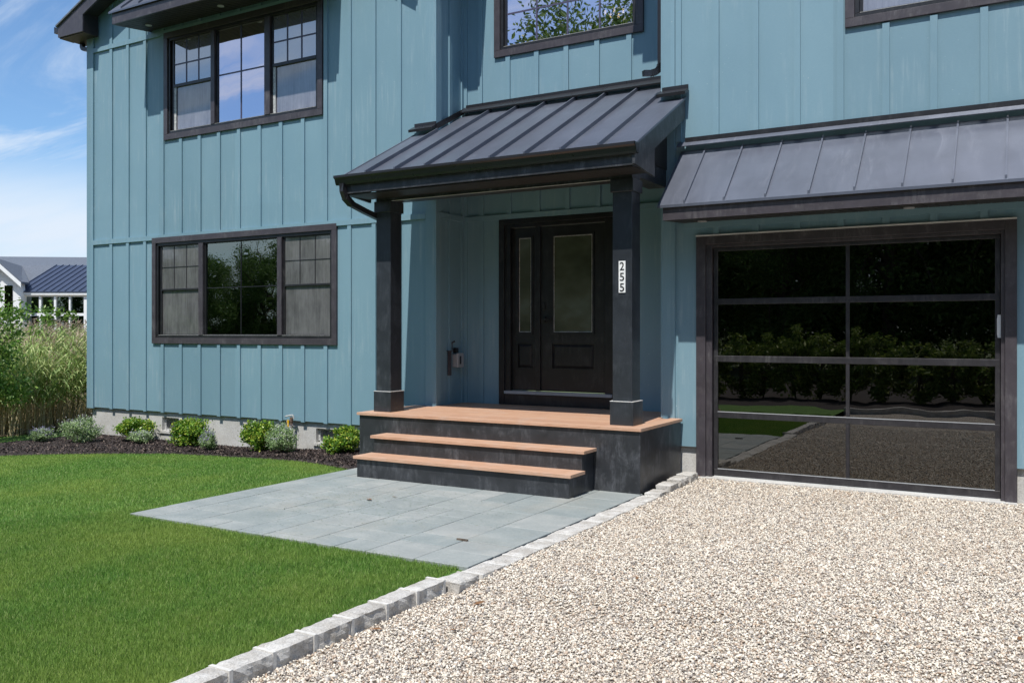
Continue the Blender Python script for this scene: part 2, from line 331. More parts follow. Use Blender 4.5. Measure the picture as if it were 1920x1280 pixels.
def npmesh(name, V, F, mat, smooth=False, parent=None):
    """V (n,3) float, F (m,k) int with k=3 or 4"""
    V = np.asarray(V, dtype=np.float32); F = np.asarray(F, dtype=np.int32); k = F.shape[1]
    if parent: V = V - np.array(parent_world(parent), dtype=np.float32)
    me = bpy.data.meshes.new(name); me.vertices.add(len(V)); me.vertices.foreach_set('co', V.ravel())
    me.loops.add(F.size); me.loops.foreach_set('vertex_index', F.ravel()); me.polygons.add(len(F))
    me.polygons.foreach_set('loop_start', np.arange(0, F.size, k, dtype=np.int32))
    if smooth: me.polygons.foreach_set('use_smooth', np.ones(len(F), dtype=bool))
    me.materials.append(M[mat]); me.update(calc_edges=True); me.validate()
    o = bpy.data.objects.new(name, me); COL.objects.link(o)
    if parent: o.parent = parent
    return o
def dup(root, loc, rotz=0, label=None, group=None, scale=None):
    r = root.copy(); COL.objects.link(r); r.location = loc; r.rotation_euler = (0, 0, rotz)
    if scale: r.scale = scale
    if label: r['label'] = label
    if group: r['group'] = group
    for ch in list(root.children):
        c = ch.copy(); COL.objects.link(c); c.parent = r
        for g in ch.children:
            d = g.copy(); COL.objects.link(d); d.parent = c
    return r
def struct(o): o['kind'] = 'structure'; return o
def smooth01(a, b, x):
    t = np.clip((x-a)/(b-a), 0, 1); return t*t*(3-2*t)
def rot_quads(P, Ln, Wd, n, rng, up=.0):
    """random oriented pointed leaves at P (n,3): quads base-left-tip-right"""
    d = rng.normal(size=(n, 3)); d[:, 2] += up; d /= np.linalg.norm(d, axis=1)[:, None]
    a = rng.normal(size=(n, 3)); a -= (a*d).sum(1)[:, None]*d; a /= np.linalg.norm(a, axis=1)[:, None]
    L = Ln*rng.uniform(.7, 1.3, n)[:, None]; W = Wd*rng.uniform(.7, 1.3, n)[:, None]
    V = np.stack([P-d*L*.5, P+a*W*.5, P+d*L*.5, P-a*W*.5], 1).reshape(-1, 3)
    return V, np.arange(4*n).reshape(-1, 4)

# ------------------------------------------------------------------ ground
YC, YB = 9.652, 10.32       # main facade plane, recessed entry wall plane
XA0, XA1, XC0 = -14.195, -6.806, -3.623
def z_lawn(x, y): return -.136*smooth01(7.2, 10.6, -np.asarray(x, float)) + 0*np.asarray(y, float)
def z_grav(x, y):
    y = np.asarray(y, float); x = np.asarray(x, float)
    return -.072 + .058*smooth01(4.7, 5.3, y) + .035*smooth01(8.2, 9.6, y) - .05*smooth01(1, -3, y)
def gridmesh(name, x0, x1, y0, y1, nx, ny, zf, mat):
    X, Y = np.meshgrid(np.linspace(x0, x1, nx), np.linspace(y0, y1, ny)); Z = zf(X, Y)
    V = np.stack([X.ravel(), Y.ravel(), Z.ravel()], 1); i = (np.arange(ny-1)[:, None]*nx+np.arange(nx-1)[None, :]).ravel()
    return npmesh(name, V, np.stack([i, i+1, i+1+nx, i+nx], 1), mat, True)
g = MB().poly([(-700, -700, -.42), (700, -700, -.42), (700, 700, -.42), (-700, 700, -.42)]).build('ground', 'field'); struct(g)
struct(gridmesh('lawn', -34, -3.42, -.9, 9.75, 150, 70, lambda x, y: z_lawn(x, y)-.028, 'turf_soil'))
struct(gridmesh('driveway', -3.34, 9, -.75, 9.78, 60, 80, lambda x, y: z_grav(x, y)-.006, 'gravel_bed'))
# bed of mulch along the wall
bedf = [(-15, 5.4), (-13.64, 6.66), (-12.93, 7.40), (-12.43, 7.89), (-11.80, 8.33), (-10.91, 8.83), (-10.28, 8.96), (-9.32, 8.89), (-8.29, 8.66), (-7.29, 8.34), (-7.09, 8.28)]
def bed_front(x): return np.interp(x, [p[0] for p in bedf], [p[1] for p in bedf])
bx = np.linspace(-14.15, -7.075, 80); V = []; F = []
for i, x in enumerate(bx):
    y0 = bed_front(x); y1 = 9.68
    for j in range(8):
        t = j/7; y = y0+(y1-y0)*t; V.append((x, y, float(z_lawn(x, y)) - .02 + .035*min(1, t*5)))
for i in range(len(bx)-1):
    for j in range(7): a = i*8+j; F.append((a, a+8, a+9, a+1))
struct(npmesh('mulch_bed', V, F, 'mulch_soil', True))
n = 15000; px = RNG.uniform(-14.17, -7.08, n); t = RNG.uniform(0, 1, n); py = bed_front(px)+(9.63-bed_front(px))*t+RNG.normal(0, .02, n); py = np.minimum(py, 9.64)
pz = z_lawn(px, py)+.018+RNG.uniform(-.012, .012, n) - .03*(t < .04)
V, F = rot_quads(np.stack([px, py, pz], 1), .045, .016, n, RNG)
o = npmesh('mulch_chips', V, F, 'mulch_chip'); tag(o, 'dark brown shredded bark mulch in the bed along the house', 'mulch', kind='stuff')
# turf blades
def blades(n, region, rng):
    x, y = region(n); z = z_lawn(x, y)-.03
    dd = np.hypot(x, y); h = rng.uniform(.014, .030, len(x))*np.clip(1.15-.04*(dd-5), .6, 1.1); a = rng.uniform(0, 2*math.pi, len(x)); wd = rng.uniform(.0014, .0026, len(x))*(1+.07*dd)
    lx = rng.normal(0, .014, len(x)); ly = rng.normal(0, .014, len(x))
    V = np.stack([np.stack([x-np.cos(a)*wd, y-np.sin(a)*wd, z], 1), np.stack([x+np.cos(a)*wd, y+np.sin(a)*wd, z], 1), np.stack([x+lx, y+ly, z+h+.01], 1)], 1).reshape(-1, 3)
    return V
def okgrass(x, y):
    patio = (x > -7.10+.012*np.sin(y*9)) & (y > 5.215+.02*np.sin(x*7)+.012*np.sin(x*23)); bed = (y > bed_front(x)-.02) & (x > -14.16)
    return ~patio & ~bed & (x < -3.47) & ~((x > -14.25) & (y > 9.6)) & (x > -15.6-.3*np.sin(y*3)) 
def reg(dmin, dmax, n):
    # even over the ground inside the camera's wedge, between two distances
    th = RNG.uniform(R_(92), R_(166), n); d = np.sqrt(RNG.uniform(dmin**2, dmax**2, n)); x = np.cos(th)*d; y = np.sin(th)*d
    k = okgrass(x, y); return x[k], y[k]
Vs = []
for dmin, dmax, n in ((2.2, 6, 600000), (6, 9, 520000), (9, 15.5, 500000)):
    Vs.append(blades(n, lambda n: reg(dmin, dmax, n), RNG))
V = np.concatenate(Vs); o = npmesh('turf', V, np.arange(len(V)).reshape(-1, 3), 'turf_blade'); tag(o, 'short bright green mown grass of the front lawn', 'grass', kind='stuff')
# longer tufts where the turf meets the paving
x = np.concatenate([RNG.uniform(-7.15, -3.5, 7000), RNG.normal(-7.11, .02, 3000)]); y = np.concatenate([5.19+RNG.normal(0, .025, 7000)+.02*np.sin(x[:7000]*7), RNG.uniform(5.2, 8.3, 3000)])
# pebbles (near ones as real stones)
ico = bmesh.new(); bmesh.ops.create_icosphere(ico, subdivisions=1, radius=1); IV = np.array([v.co[:] for v in ico.verts]); IF = np.array([[v.index for v in f.verts] for f in ico.faces]); ico.free()
n = 210000; x = RNG.uniform(-3.33, 1.0, n); y = 2.4+(9.66-2.4)*RNG.uniform(0, 1, n)**1.15
k = (x > -3.20-.02*RNG.random(n)) | ((y < 4.78) & (x > -3.31)); k &= (x < .25+.12*(9.7-y)); x = x[k]; y = y[k]; n = len(x)
r = RNG.lognormal(math.log(.0060), .28, n); r = np.clip(r, .004, .017)
sc = r[:, None]*RNG.uniform(.65, 1.35, (n, 3)); sc[:, 2] *= .72
an = RNG.uniform(0, 2*math.pi, n); ca, sa = np.cos(an), np.sin(an)
pv = IV[None]*sc[:, None, :]*RNG.uniform(.85, 1.15, (n, len(IV), 1))
tl = RNG.normal(0, .35, (n, 2)); pv[:, :, 2] += pv[:, :, 0]*tl[:, :1]+pv[:, :, 1]*tl[:, 1:]
X = pv[:, :, 0]*ca[:, None]-pv[:, :, 1]*sa[:, None]; Y = pv[:, :, 0]*sa[:, None]+pv[:, :, 1]*ca[:, None]
V = np.stack([X+x[:, None], Y+y[:, None], pv[:, :, 2]+(z_grav(x, y)+RNG.uniform(-.004, .008, n))[:, None]], 2).reshape(-1, 3)
F = (IF[None]+(np.arange(n)*len(IV))[:, None, None]).reshape(-1, 3)
o = npmesh('gravel', V, F, 'pebble', True); tag(o, 'pale cream and brown pea gravel of the driveway', 'gravel', kind='stuff')

struct(gridmesh('marsh_ground', -60, -15.3, 2, 60, 30, 40, lambda x, y: -.15+.02*np.sin(x*3)*np.sin(y*2.3), 'litter'))
# patio of bluestone slabs: courses run away from the house, slabs of mixed length
PX0, PX1, PY0, PY1 = -7.064, -3.392, 5.20, 8.46
pb = MB().box(PX0+.01, PX1-.01, PY0+.01, PY1, -.06, -.006); base = pb.build('patio_base', 'joint_sand'); struct(base)
rnd = random.Random(5); sl_ = MB(); xx = PX0; gap = .009
ws = [.305, .457, .61, .305, .457, .61, .457, .47]
ws = [q*(PX1-PX0)/sum(ws) for q in ws]
for wc in ws:
    y = PY0 - rnd.uniform(0, .35)
    while y < PY1:
        L = rnd.choice([.305, .305, .457, .457, .61, .61]); a, b_ = max(y, PY0), min(y+L, PY1)
        if b_-a > .02:
            if wc > .5 and rnd.random() < .3:
                mdx = xx+wc*.5; sl_.box(xx+gap/2, mdx-gap/2, a+gap/2, b_-gap/2, -.03, rnd.uniform(-.0012, .0012)); sl_.box(mdx+gap/2, xx+wc-gap/2, a+gap/2, b_-gap/2, -.03, rnd.uniform(-.0012, .0012))
            else: sl_.box(xx+gap/2, xx+wc-gap/2, a+gap/2, b_-gap/2, -.03, rnd.uniform(-.0012, .0012))
        y += L
    xx += wc
struct(sl_.build('patio', 'bluestone', bevel=.003))
n = 1500; cx = RNG.normal(-5.6, .75, n); cy = RNG.normal(6.6, .55, n); k = (cx > -7) & (cx < -3.5) & (cy > 5.3) & (cy < 7.7); cx = cx[k]; cy = cy[k]; n = len(cx)
V, F = rot_quads(np.stack([cx, cy, np.full(n, .006)], 1), .028, .004, n, RNG); V[:, 2] = .004+np.abs(V[:, 2]-.006)*.15
tag(npmesh('grass_clippings', V, F, 'clipping'), 'scattered grass clippings lying on the blue-grey paving', 'grass clippings', kind='stuff')

# ------------------------------------------------------------------ granite kerb
def kerb_stone(cx, cy, L, W, ztop, zbot, label, seed):
    rnd = random.Random(seed); bm = bmesh.new()
    bmesh.ops.create_cube(bm, size=1); bmesh.ops.scale(bm, vec=(W, L, ztop-zbot), verts=bm.verts)
    bmesh.ops.subdivide_edges(bm, edges=bm.edges[:], cuts=5, use_grid_fill=True)
    top = (ztop-zbot)/2
    for v in bm.verts:
        q = Vector((v.co.x+seed*3.1, v.co.y*1.0+seed, v.co.z))
        nn = mnoise.noise(q*14)+.5*mnoise.noise(q*34)
        side = abs(v.co.x) > W*.49
        if side: v.co.x += (1 if v.co.x > 0 else -1)*(nn*.018-.005)
        if v.co.z > top*.98:
            v.co.z += nn*.004
            if side or abs(v.co.y) > L*.49: v.co.z -= .008
        if abs(v.co.y) > L*.49: v.co.y += nn*.004
    me = bpy.data.meshes.new('kerb_stone'); bm.to_mesh(me); bm.free(); me.materials.append(M['granite']); me.polygons.foreach_set('use_smooth', [False]*len(me.polygons))
    o = bpy.data.objects.new('kerb_stone', me); COL.objects.link(o); o.location = (cx, cy, (ztop+zbot)/2)
    return tag(o, label, 'kerb stone', 'granite blocks edging the driveway')
near = [2.12, 2.42, 2.72, 3.00, 3.285, 3.585, 3.89, 4.205, 4.51, 4.80]
lab = ['raised kerb stone at the lower picture edge between lawn and gravel']
k = 0; mort = MB()
place_near = ['nearest raised granite kerb stone at the bottom edge of the lawn', 'second raised granite kerb stone counted from the nearest', 'third raised granite kerb stone counted from the nearest', 'fourth raised granite kerb stone counted from the nearest',
              'fourth raised granite kerb stone before the paving corner', 'third raised granite kerb stone before the paving corner', 'second raised granite kerb stone before the paving corner', 'last raised granite kerb stone beside the lawn, next to the paving corner']
for a, b_ in zip(near[1:], near[2:]):
    kerb_stone(-3.385+random.uniform(-.006, .006), (a+b_)/2, b_-a-.026, .145, .022, -.16, place_near[k], k+1); k += 1
    mort.box(-3.460, -3.314, b_-.012, b_+.012, -.15, .020)
kerb_stone(-3.385, near[0]+.15, .278, .145, .022, -.16, 'raised granite kerb stone closest to the viewer, cut off by the picture edge', 77)
mort.box(-3.458, -3.318, near[1]-.011, near[1]+.011, -.15, .012)
fl = np.linspace(4.83, 8.37, 14); words = ['first', 'second', 'third', 'fourth', 'fifth', 'sixth', 'seventh', 'eighth', 'ninth', 'tenth', 'eleventh', 'twelfth', 'thirteenth']
for i in range(13):
    a, b_ = fl[i], fl[i+1]
    kerb_stone(-3.285 - (.03 if i == 0 else 0), (a+b_)/2, b_-a-.024, .185, .006+.004*math.sin(i*2.3), -.12, f'{words[i]} flush granite stone along the paving edge, counted from the lawn corner', 20+i)
    mort.box(-3.375, -3.2, b_-.012, b_+.012, -.10, .001)
re_ = [(8.50, .035), (8.78, .075), (9.06, .095), (9.34, .105)]; rl = ['rising granite kerb stone at the front corner of the dark porch base', 'second rising kerb stone beside the dark porch base', 'third rising kerb stone beside the dark porch base', 'granite kerb stone touching the house foundation left of the garage door']
for i, (y, zt) in enumerate(re_):
    kerb_stone(-3.27+.012*i, y+.01, .255, .17, zt, -.10, rl[i], 50+i)
mort.build('kerb_mortar', 'mortar'); bpy.data.objects['kerb_mortar']['kind'] = 'structure'

# ------------------------------------------------------------------ THE HOUSE
house = thing('house', (-7, 9.65, 0), 'two-storey blue-grey board and batten house with black trim and glass garage door', 'house')
BT, BW = .023, .068
def holed(mb, x0, x1, z0, z1, holes, Y, depth=.14):
    xs = sorted({x0, x1, *[h[0] for h in holes], *[h[1] for h in holes]}); zs = sorted({z0, z1, *[h[2] for h in holes], *[h[3] for h in holes]})
    zs = [z for z in zs if z >= z0-1e-6]
    for a, b in zip(xs, xs[1:]):
        for c, d in zip(zs, zs[1:]):
            mx_, mz = (a+b)/2, (c+d)/2
            if any(h[0] < mx_ < h[1] and h[2] < mz < h[3] for h in holes): continue
            mb.poly([(a, Y, c), (b, Y, c), (b, Y, d), (a, Y, d)])
    for a, b, c, d in holes:
        mb.poly([(a, Y, c), (a, Y+depth, c), (a, Y+depth, d), (a, Y, d)]); mb.poly([(b, Y, c), (b, Y, d), (b, Y+depth, d), (b, Y+depth, c)])
        mb.poly([(a, Y, c), (b, Y, c), (b, Y+depth, c), (a, Y+depth, c)]); mb.poly([(a, Y, d), (a, Y+depth, d), (b, Y+depth, d), (b, Y, d)])
def vbat(mb, xr, z0, z1, Y, t=BT): mb.box(xr-BW, xr, Y-t, Y+.004, z0, z1)
ZS = .343                                  # bottom of the siding
LW = (-12.40, -8.60, 1.55, 3.10); UW = (-12.11, -8.87, 4.86, 6.42); BWN = (-6.20, -4.22, 5.46, 6.85); CW = (-1.55, 1.6, 4.87, 6.42)
# left wing
wa = MB(); holed(wa, XA0, XA1, ZS, 8.0, [LW, UW], YC)
wa.poly([(XA0, YC, 8.0), (XA1, YC, 8.0), (-10.5, YC, 9.6)])
wa.poly([(XA0, YC, ZS), (XA0, YC, 8), (XA0, 18, 8), (XA0, 18, ZS)]); wa.poly([(XA1, YC, .5), (XA1, YB, .5), (XA1, YB, 8.4), (XA1, YC, 8.4)])
bats = [-12.2118+.4405*i for i in range(-3, 12)]
for xr in bats:
    inL = LW[0]-.1 < xr-.03 < LW[1]+.1; inU = UW[0]-.1 < xr-.03 < UW[1]+.1
    vbat(wa, xr, ZS-.012, 1.456 if inL else 3.155, YC)
    vbat(wa, xr, 3.233, 4.765 if inU else 6.487, YC); vbat(wa, xr, 6.561, 7.9, YC)
wa.box(XA0+.15, XA1-.149, YC-.03, YC+.003, 3.155, 3.233); wa.box(XA0+.15, XA1-.149, YC-.03, YC+.003, 6.487, 6.561)
wa.box(XA1-.003, XA1+BT, 9.945, 10.012, .66, 8); wa.box(XA1-.003, XA1+.03, YC+.06, YB-.05, 3.165, 3.245)
wa.build('wall', 'siding_paint', house)
cb = MB(); cb.box(XA0-.012, XA0+.15, YC-.028, YC+.004, ZS-.02, 7.0); cb.box(XA0-.028, XA0+.002, YC-.0265, YC+.12, ZS-.02, 7.0); cb.build('corner_board', 'siding_paint', house, bevel=.002)
cb = MB(); cb.box(XA1-.15, XA1+.002, YC-.028, YC+.004, ZS-.01, 8.0); cb.build('corner_board', 'siding_paint', house, bevel=.002)
cb = MB(); cb.box(XA1+.001, XA1+.024, YC-.0265, YC+.10, .66, 8.0); cb.build('corner_board', 'siding_paint', house, bevel=.002)
cb = MB(); cb.box(XA1+.001, XA1+.022, YB-.07, YB-.001, .66, 8.0); cb.box(XA1+.022, XA1+.07, YB-.022, YB-.001, .66, 8.0); cb.build('corner_board', 'siding_paint', house)
# recessed entry wall
DH = (-6.13, -4.53, .80, 3.10)
wb = MB(); holed(wb, XA1, XC0, .5, 8.2, [DH, BWN], YB)
for xr in [-6.486+.4396*i for i in range(7)]:
    inW = BWN[0]-.1 < xr-.03 < BWN[1]+.1
    vbat(wb, xr, 4.77, 5.368 if inW else 8.1, YB)
for xr in [-6.465+.4385*i for i in range(7)]:
    vbat(wb, xr, 3.235, 3.74, YB)
    if xr < -6.3 or xr > -4.2: vbat(wb, xr, .67, 3.165, YB)
wb.box(XA1+.05, -3.62, YB-.03, YB+.003, 3.165, 3.235)
wb.build('wall', 'siding_paint', house)
# garage wing
GH = (-3.12, -.20, 0, 2.62)
wc_ = MB(); holed(wc_, XC0, 4.0, .355, 8.0, [GH, CW], YC, .1); wc_.poly([(XC0, YC, .5), (XC0, YC, 8), (XC0, YB, 8), (XC0, YB, .5)]); wc_.poly([(4, YC, 0), (4, 18, 0), (4, 18, 8), (4, YC, 8)])
cbat = [-2.970+.4383*i for i in range(0, 16)]
for xr in cbat:
    inW = CW[0]-.1 < xr-.03 < CW[1]+.1
    vbat(wc_, xr, 3.80, 4.765 if inW else 7.9, YC)
    vbat(wc_, xr, 2.725 if xr < -.02 else .34, 2.810, YC)
wc_.box(-3.375, 4.0, YC-.03, YC+.003, 2.810, 2.885)
vbat(wc_, -3.405+.0, 3.80, 7.9, YC)
wc_.build('wall', 'siding_paint', house)
cb = MB(); cb.box(XC0-.002, XC0+.145, YC-.028, YC+.004, .345, 8.0); cb.build('corner_board', 'siding_paint', house, bevel=.002)
cb = MB(); cb.box(XC0-.022, XC0-.001, YC-.026, YC+.10, .66, 8.0); cb.build('corner_board', 'siding_paint', house)
# foundation
fd = MB(); holed(fd, XA0+.035, XA1, -.45, ZS+.02, [(-12.33, -11.92, .03, .25), (-8.96, -8.56, .04, .25)], YC+.045, .22)
fd.poly([(XA0+.035, YC+.045, -.45), (XA0+.035, YC+.045, ZS), (XA0+.035, 18, ZS), (XA0+.035, 18, -.45)])
fd.box(-12.37, -11.88, YC+.02, YC+.05, -.012, .028); fd.box(-9.0, -8.52, YC+.02, YC+.05, -.002, .038)
fd.build('foundation', 'concrete', house)
fd = MB(); fd.box(XC0, -3.228, YC+.045, YC+.3, -.3, .37); fd.box(-.098, 4, YC+.045, YC+.3, -.3, .37); fd.box(-3.226, -.10, YC-.09, YC+.16, -.3, .036); fd.build('foundation', 'concrete', house)
for (a, b) in ((-12.33, -11.92), (-8.96, -8.56)):
    v = MB(); v.box(a, a+.035, YC+.10, YC+.13, .032, .248); v.box(b-.035, b, YC+.10, YC+.13, .032, .248); v.box(a+.035, b-.035, YC+.10, YC+.13, .222, .248); v.box(a+.035, b-.035, YC+.10, YC+.13, .032, .055)
    vo = v.build('basement_window', 'dirty_sill', house)
    p_ = MB(); p_.box(a+.035, b-.035, YC+.118, YC+.122, .055, .222); p_.build('pane', 'screen_mesh', vo)
sk = MB(); sk.poly([(XA0, YC+.0, ZS), (XA1, YC, ZS), (XA1, YC+.05, ZS), (XA0, YC+.05, ZS)]); sk.build('siding_underside', 'soffit_black', house); sk = MB(); sk.poly([(XC0, YC, .355), (-3.13, YC, .355), (-3.13, YC+.05, .355), (XC0, YC+.05, .355)]); sk.build('siding_underside', 'soffit_black', house); sk = MB(); sk.poly([(-.19, YC, .355), (4, YC, .355), (4, YC+.05, .355), (-.19, YC+.05, .355)]); sk.build('siding_underside', 'soffit_black', house)

# windows
def window(hole, Y, trimw, panels, label, top_trim=True, glass='window_glass', trim='trim_dark', jamb=False, room=True, roomcol='room_paint'):
    x0, x1, z0, z1 = hole; tw = trimw
    w_ = MB(); yf = Y-.034
    w_.box(x0-tw, x1+tw, yf, Y+.002, z0-tw, z0); w_.box(x0-tw, x0, yf, Y+.002, z0, z1); w_.box(x1, x1+tw, yf, Y+.002, z0, z1); w_.box(x0-tw, x1+tw, yf, Y+.002, z1, z1+tw)
    wo_ = w_.build('window', trim, house, bevel=.003); tag(wo_, label)
    f = MB(); e = .045; f.box(x0, x1, Y-.012, Y+.07, z0, z0+e); f.box(x0, x1, Y-.012, Y+.07, z1-e, z1); f.box(x0, x0+e, Y-.012, Y+.07, z0+e, z1-e); f.box(x1-e, x1, Y-.012, Y+.07, z0+e, z1-e)
    f.build('window_frame', 'trim_black', wo_, bevel=.003)
    for (a, b) in zip(panels, panels[1:]):
        m_ = MB(); m_.box(a['x1']+.035, b['x0']-.035, Y-.022, Y+.075, z0+e+.001, z1-e-.001); m_.build('mullion', trim, wo_, bevel=.003)
    for p in panels:
        a, b = p['x0'], p['x1']; c, d = p.get('z0', z0+.06), p.get('z1', z1-.06); s = .03
        sh = MB(); yo = Y+.012
        def ring(mb, a, b, c, d, s, y0, y1):
            mb.box(a-s, b+s, y0, y1, c-s, c); mb.box(a-s, b+s, y0, y1, d, d+s); mb.box(a-s, a, y0, y1, c, d); mb.box(b, b+s, y0, y1, c, d)
        ring(sh, a, b, c, d, s, yo, yo+.045)
        sh.build('sash', 'trim_black', wo_, bevel=.002)
        if p['kind'] == 'fixed':
            MB().box(a-.004, b+.004, yo+.020, yo+.024, c-.004, d+.004).build('pane', p.get('glass', glass), wo_)
        else:
            zr = p['rail']; rh = p.get('rh', .045)
            MB().box(a, b, yo-.004, yo+.04, zr-rh/2, zr+rh/2).build('meeting_rail', 'trim_black', wo_, bevel=.003)
            MB().box(a-.004, b+.004, yo+.014, yo+.018, zr+rh/2, d+.004).build('pane', p.get('gt', glass), wo_)
            MB().box(a-.004, b+.004, yo+.024, yo+.028, c-.004, zr-rh/2).build('screen', p.get('gb', glass), wo_)
            if p.get('liner'): MB().box(a, a+.05, yo+.006, yo+.010, c, zr-rh/2).build('sash_liner', 'dirty_sill', wo_)
        if p.get('grid'):
            gx, gz, g0, g1 = p['grid']; mu = MB(); yy = yo+(.0195 if p['kind'] == 'fixed' else .0135); hw = .006 if glass == 'lower_glass' else .011
            for i in range(1, gx): x = a+(b-a)*i/gx; mu.box(x-hw, x+hw, yy-.006, yy-.0005, g0, g1)
            for zz in gz: mu.box(a, b, yy-.0045, yy-.0008, zz-hw, zz+hw)
            mu.build('muntin', 'trim_black' if glass == 'lower_glass' else 'muntin_glass_sheen', wo_)
        if jamb and p['kind'] == 'fixed': MB().box(a+.001, a+.055, yo+.046, yo+.10, c, d).build('jamb_liner', 'mint_liner', wo_)
    if room:
        r_ = MB(); X0, X1, Z0, Z1, Y0, Y1 = x0-.6, x1+.6, z0-.7, z1+.12, Y+.15, Y+3.2
        r_.poly([(X0, Y0, Z0), (X0, Y1, Z0), (X0, Y1, Z1), (X0, Y0, Z1)]); r_.poly([(X1, Y0, Z0), (X1, Y1, Z0), (X1, Y1, Z1), (X1, Y0, Z1)])
        r_.poly([(X0, Y1, Z0), (X1, Y1, Z0), (X1, Y1, Z1), (X0, Y1, Z1)]); r_.poly([(X0, Y0, Z0), (X1, Y0, Z0), (X1, Y1, Z0), (X0, Y1, Z0)]); r_.poly([(X0, Y0, Z1), (X1, Y0, Z1), (X1, Y1, Z1), (X0, Y1, Z1)])
        holed(r_, X0, X1, Z0, Z1, [(x0, x1, z0, z1)], Y0, .001)
        r_.build('room', roomcol, house)
    # pale dust line on the sill
    MB().box(x0+.05, x1-.05, Y-.011, Y+.010, z0+e+.0005, z0+e+.004).build('sill', 'dirty_sill', wo_)
    return wo_
g3 = lambda z0, z1, zz: (3, zz, z0, z1)
window(LW, YC, .092, [dict(x0=-12.30, x1=-11.42, kind='dh', rail=2.335, rh=.03, gt='screen_mesh', gb='screen_mesh', grid=(3, [2.70], 2.35, 3.04)),
    dict(x0=-11.25, x1=-9.71, kind='fixed', grid=(2, [2.34], 1.61, 3.04)),
    dict(x0=-9.55, x1=-8.66, kind='dh', rail=2.335, rh=.03, gt='screen_mesh', gb='screen_mesh', grid=(3, [2.70], 2.35, 3.04))], 'lower triple window with dusty grey side screens', glass='lower_glass', jamb=True, roomcol='room_dark')
uw = window(UW, YC, .092, [dict(x0=-12.00, x1=-11.14, kind='dh', rail=5.635, rh=.05, gt='film_upper', gb='screen_film', liner=1, grid=(3, [5.98], 5.66, 6.36)),
    dict(x0=-10.985, x1=-9.974, kind='fixed', grid=(2, [5.66], 4.92, 6.36)),
    dict(x0=-9.79, x1=-8.936, kind='dh', rail=5.635, rh=.05, gt='film_upper', gb='screen_film', liner=1, grid=(3, [5.98], 5.66, 6.36))], 'upper triple window under its own small metal awning')
window(BWN, YB, .092, [dict(x0=-6.12, x1=-4.285, kind='fixed', grid=(4, [5.95, 6.35], 5.52, 6.79))], 'wide window above the entry roof reflecting trees', glass='window_glass')
window(CW, YC, .092, [dict(x0=-1.475, x1=-.55, kind='dh', rail=5.635, rh=.05, gt='film_upper', gb='screen_film'), dict(x0=-.40, x1=.55, kind='fixed'), dict(x0=.70, x1=1.52, kind='dh', rail=5.635, gt='film_upper', gb='screen_film')], 'window at the top right above the garage, mostly out of view')
# ceiling lights seen through the glass
for q, nm in (((-10.62, 10.6, 6.53), 'ceiling_lamp'),):
    m_ = MB(); m_.tube([(q[0], q[1], q[2]), (q[0], q[1], q[2]-.02)], .08, 16); m_.build(nm, 'lamp_glow', house)
m_ = MB()
for dx, dz in ((-.14, .05), (0, .06), (.13, .02), (.06, -.03), (-.06, -.01)):
    m_ = MB(); m_.tube([(-5.0+dx, 11.4, 6.05+dz), (-5.0+dx, 11.4, 6.11+dz)], [.014, .009], 6); m_.build('chandelier_bulb', 'lamp_glow', house)

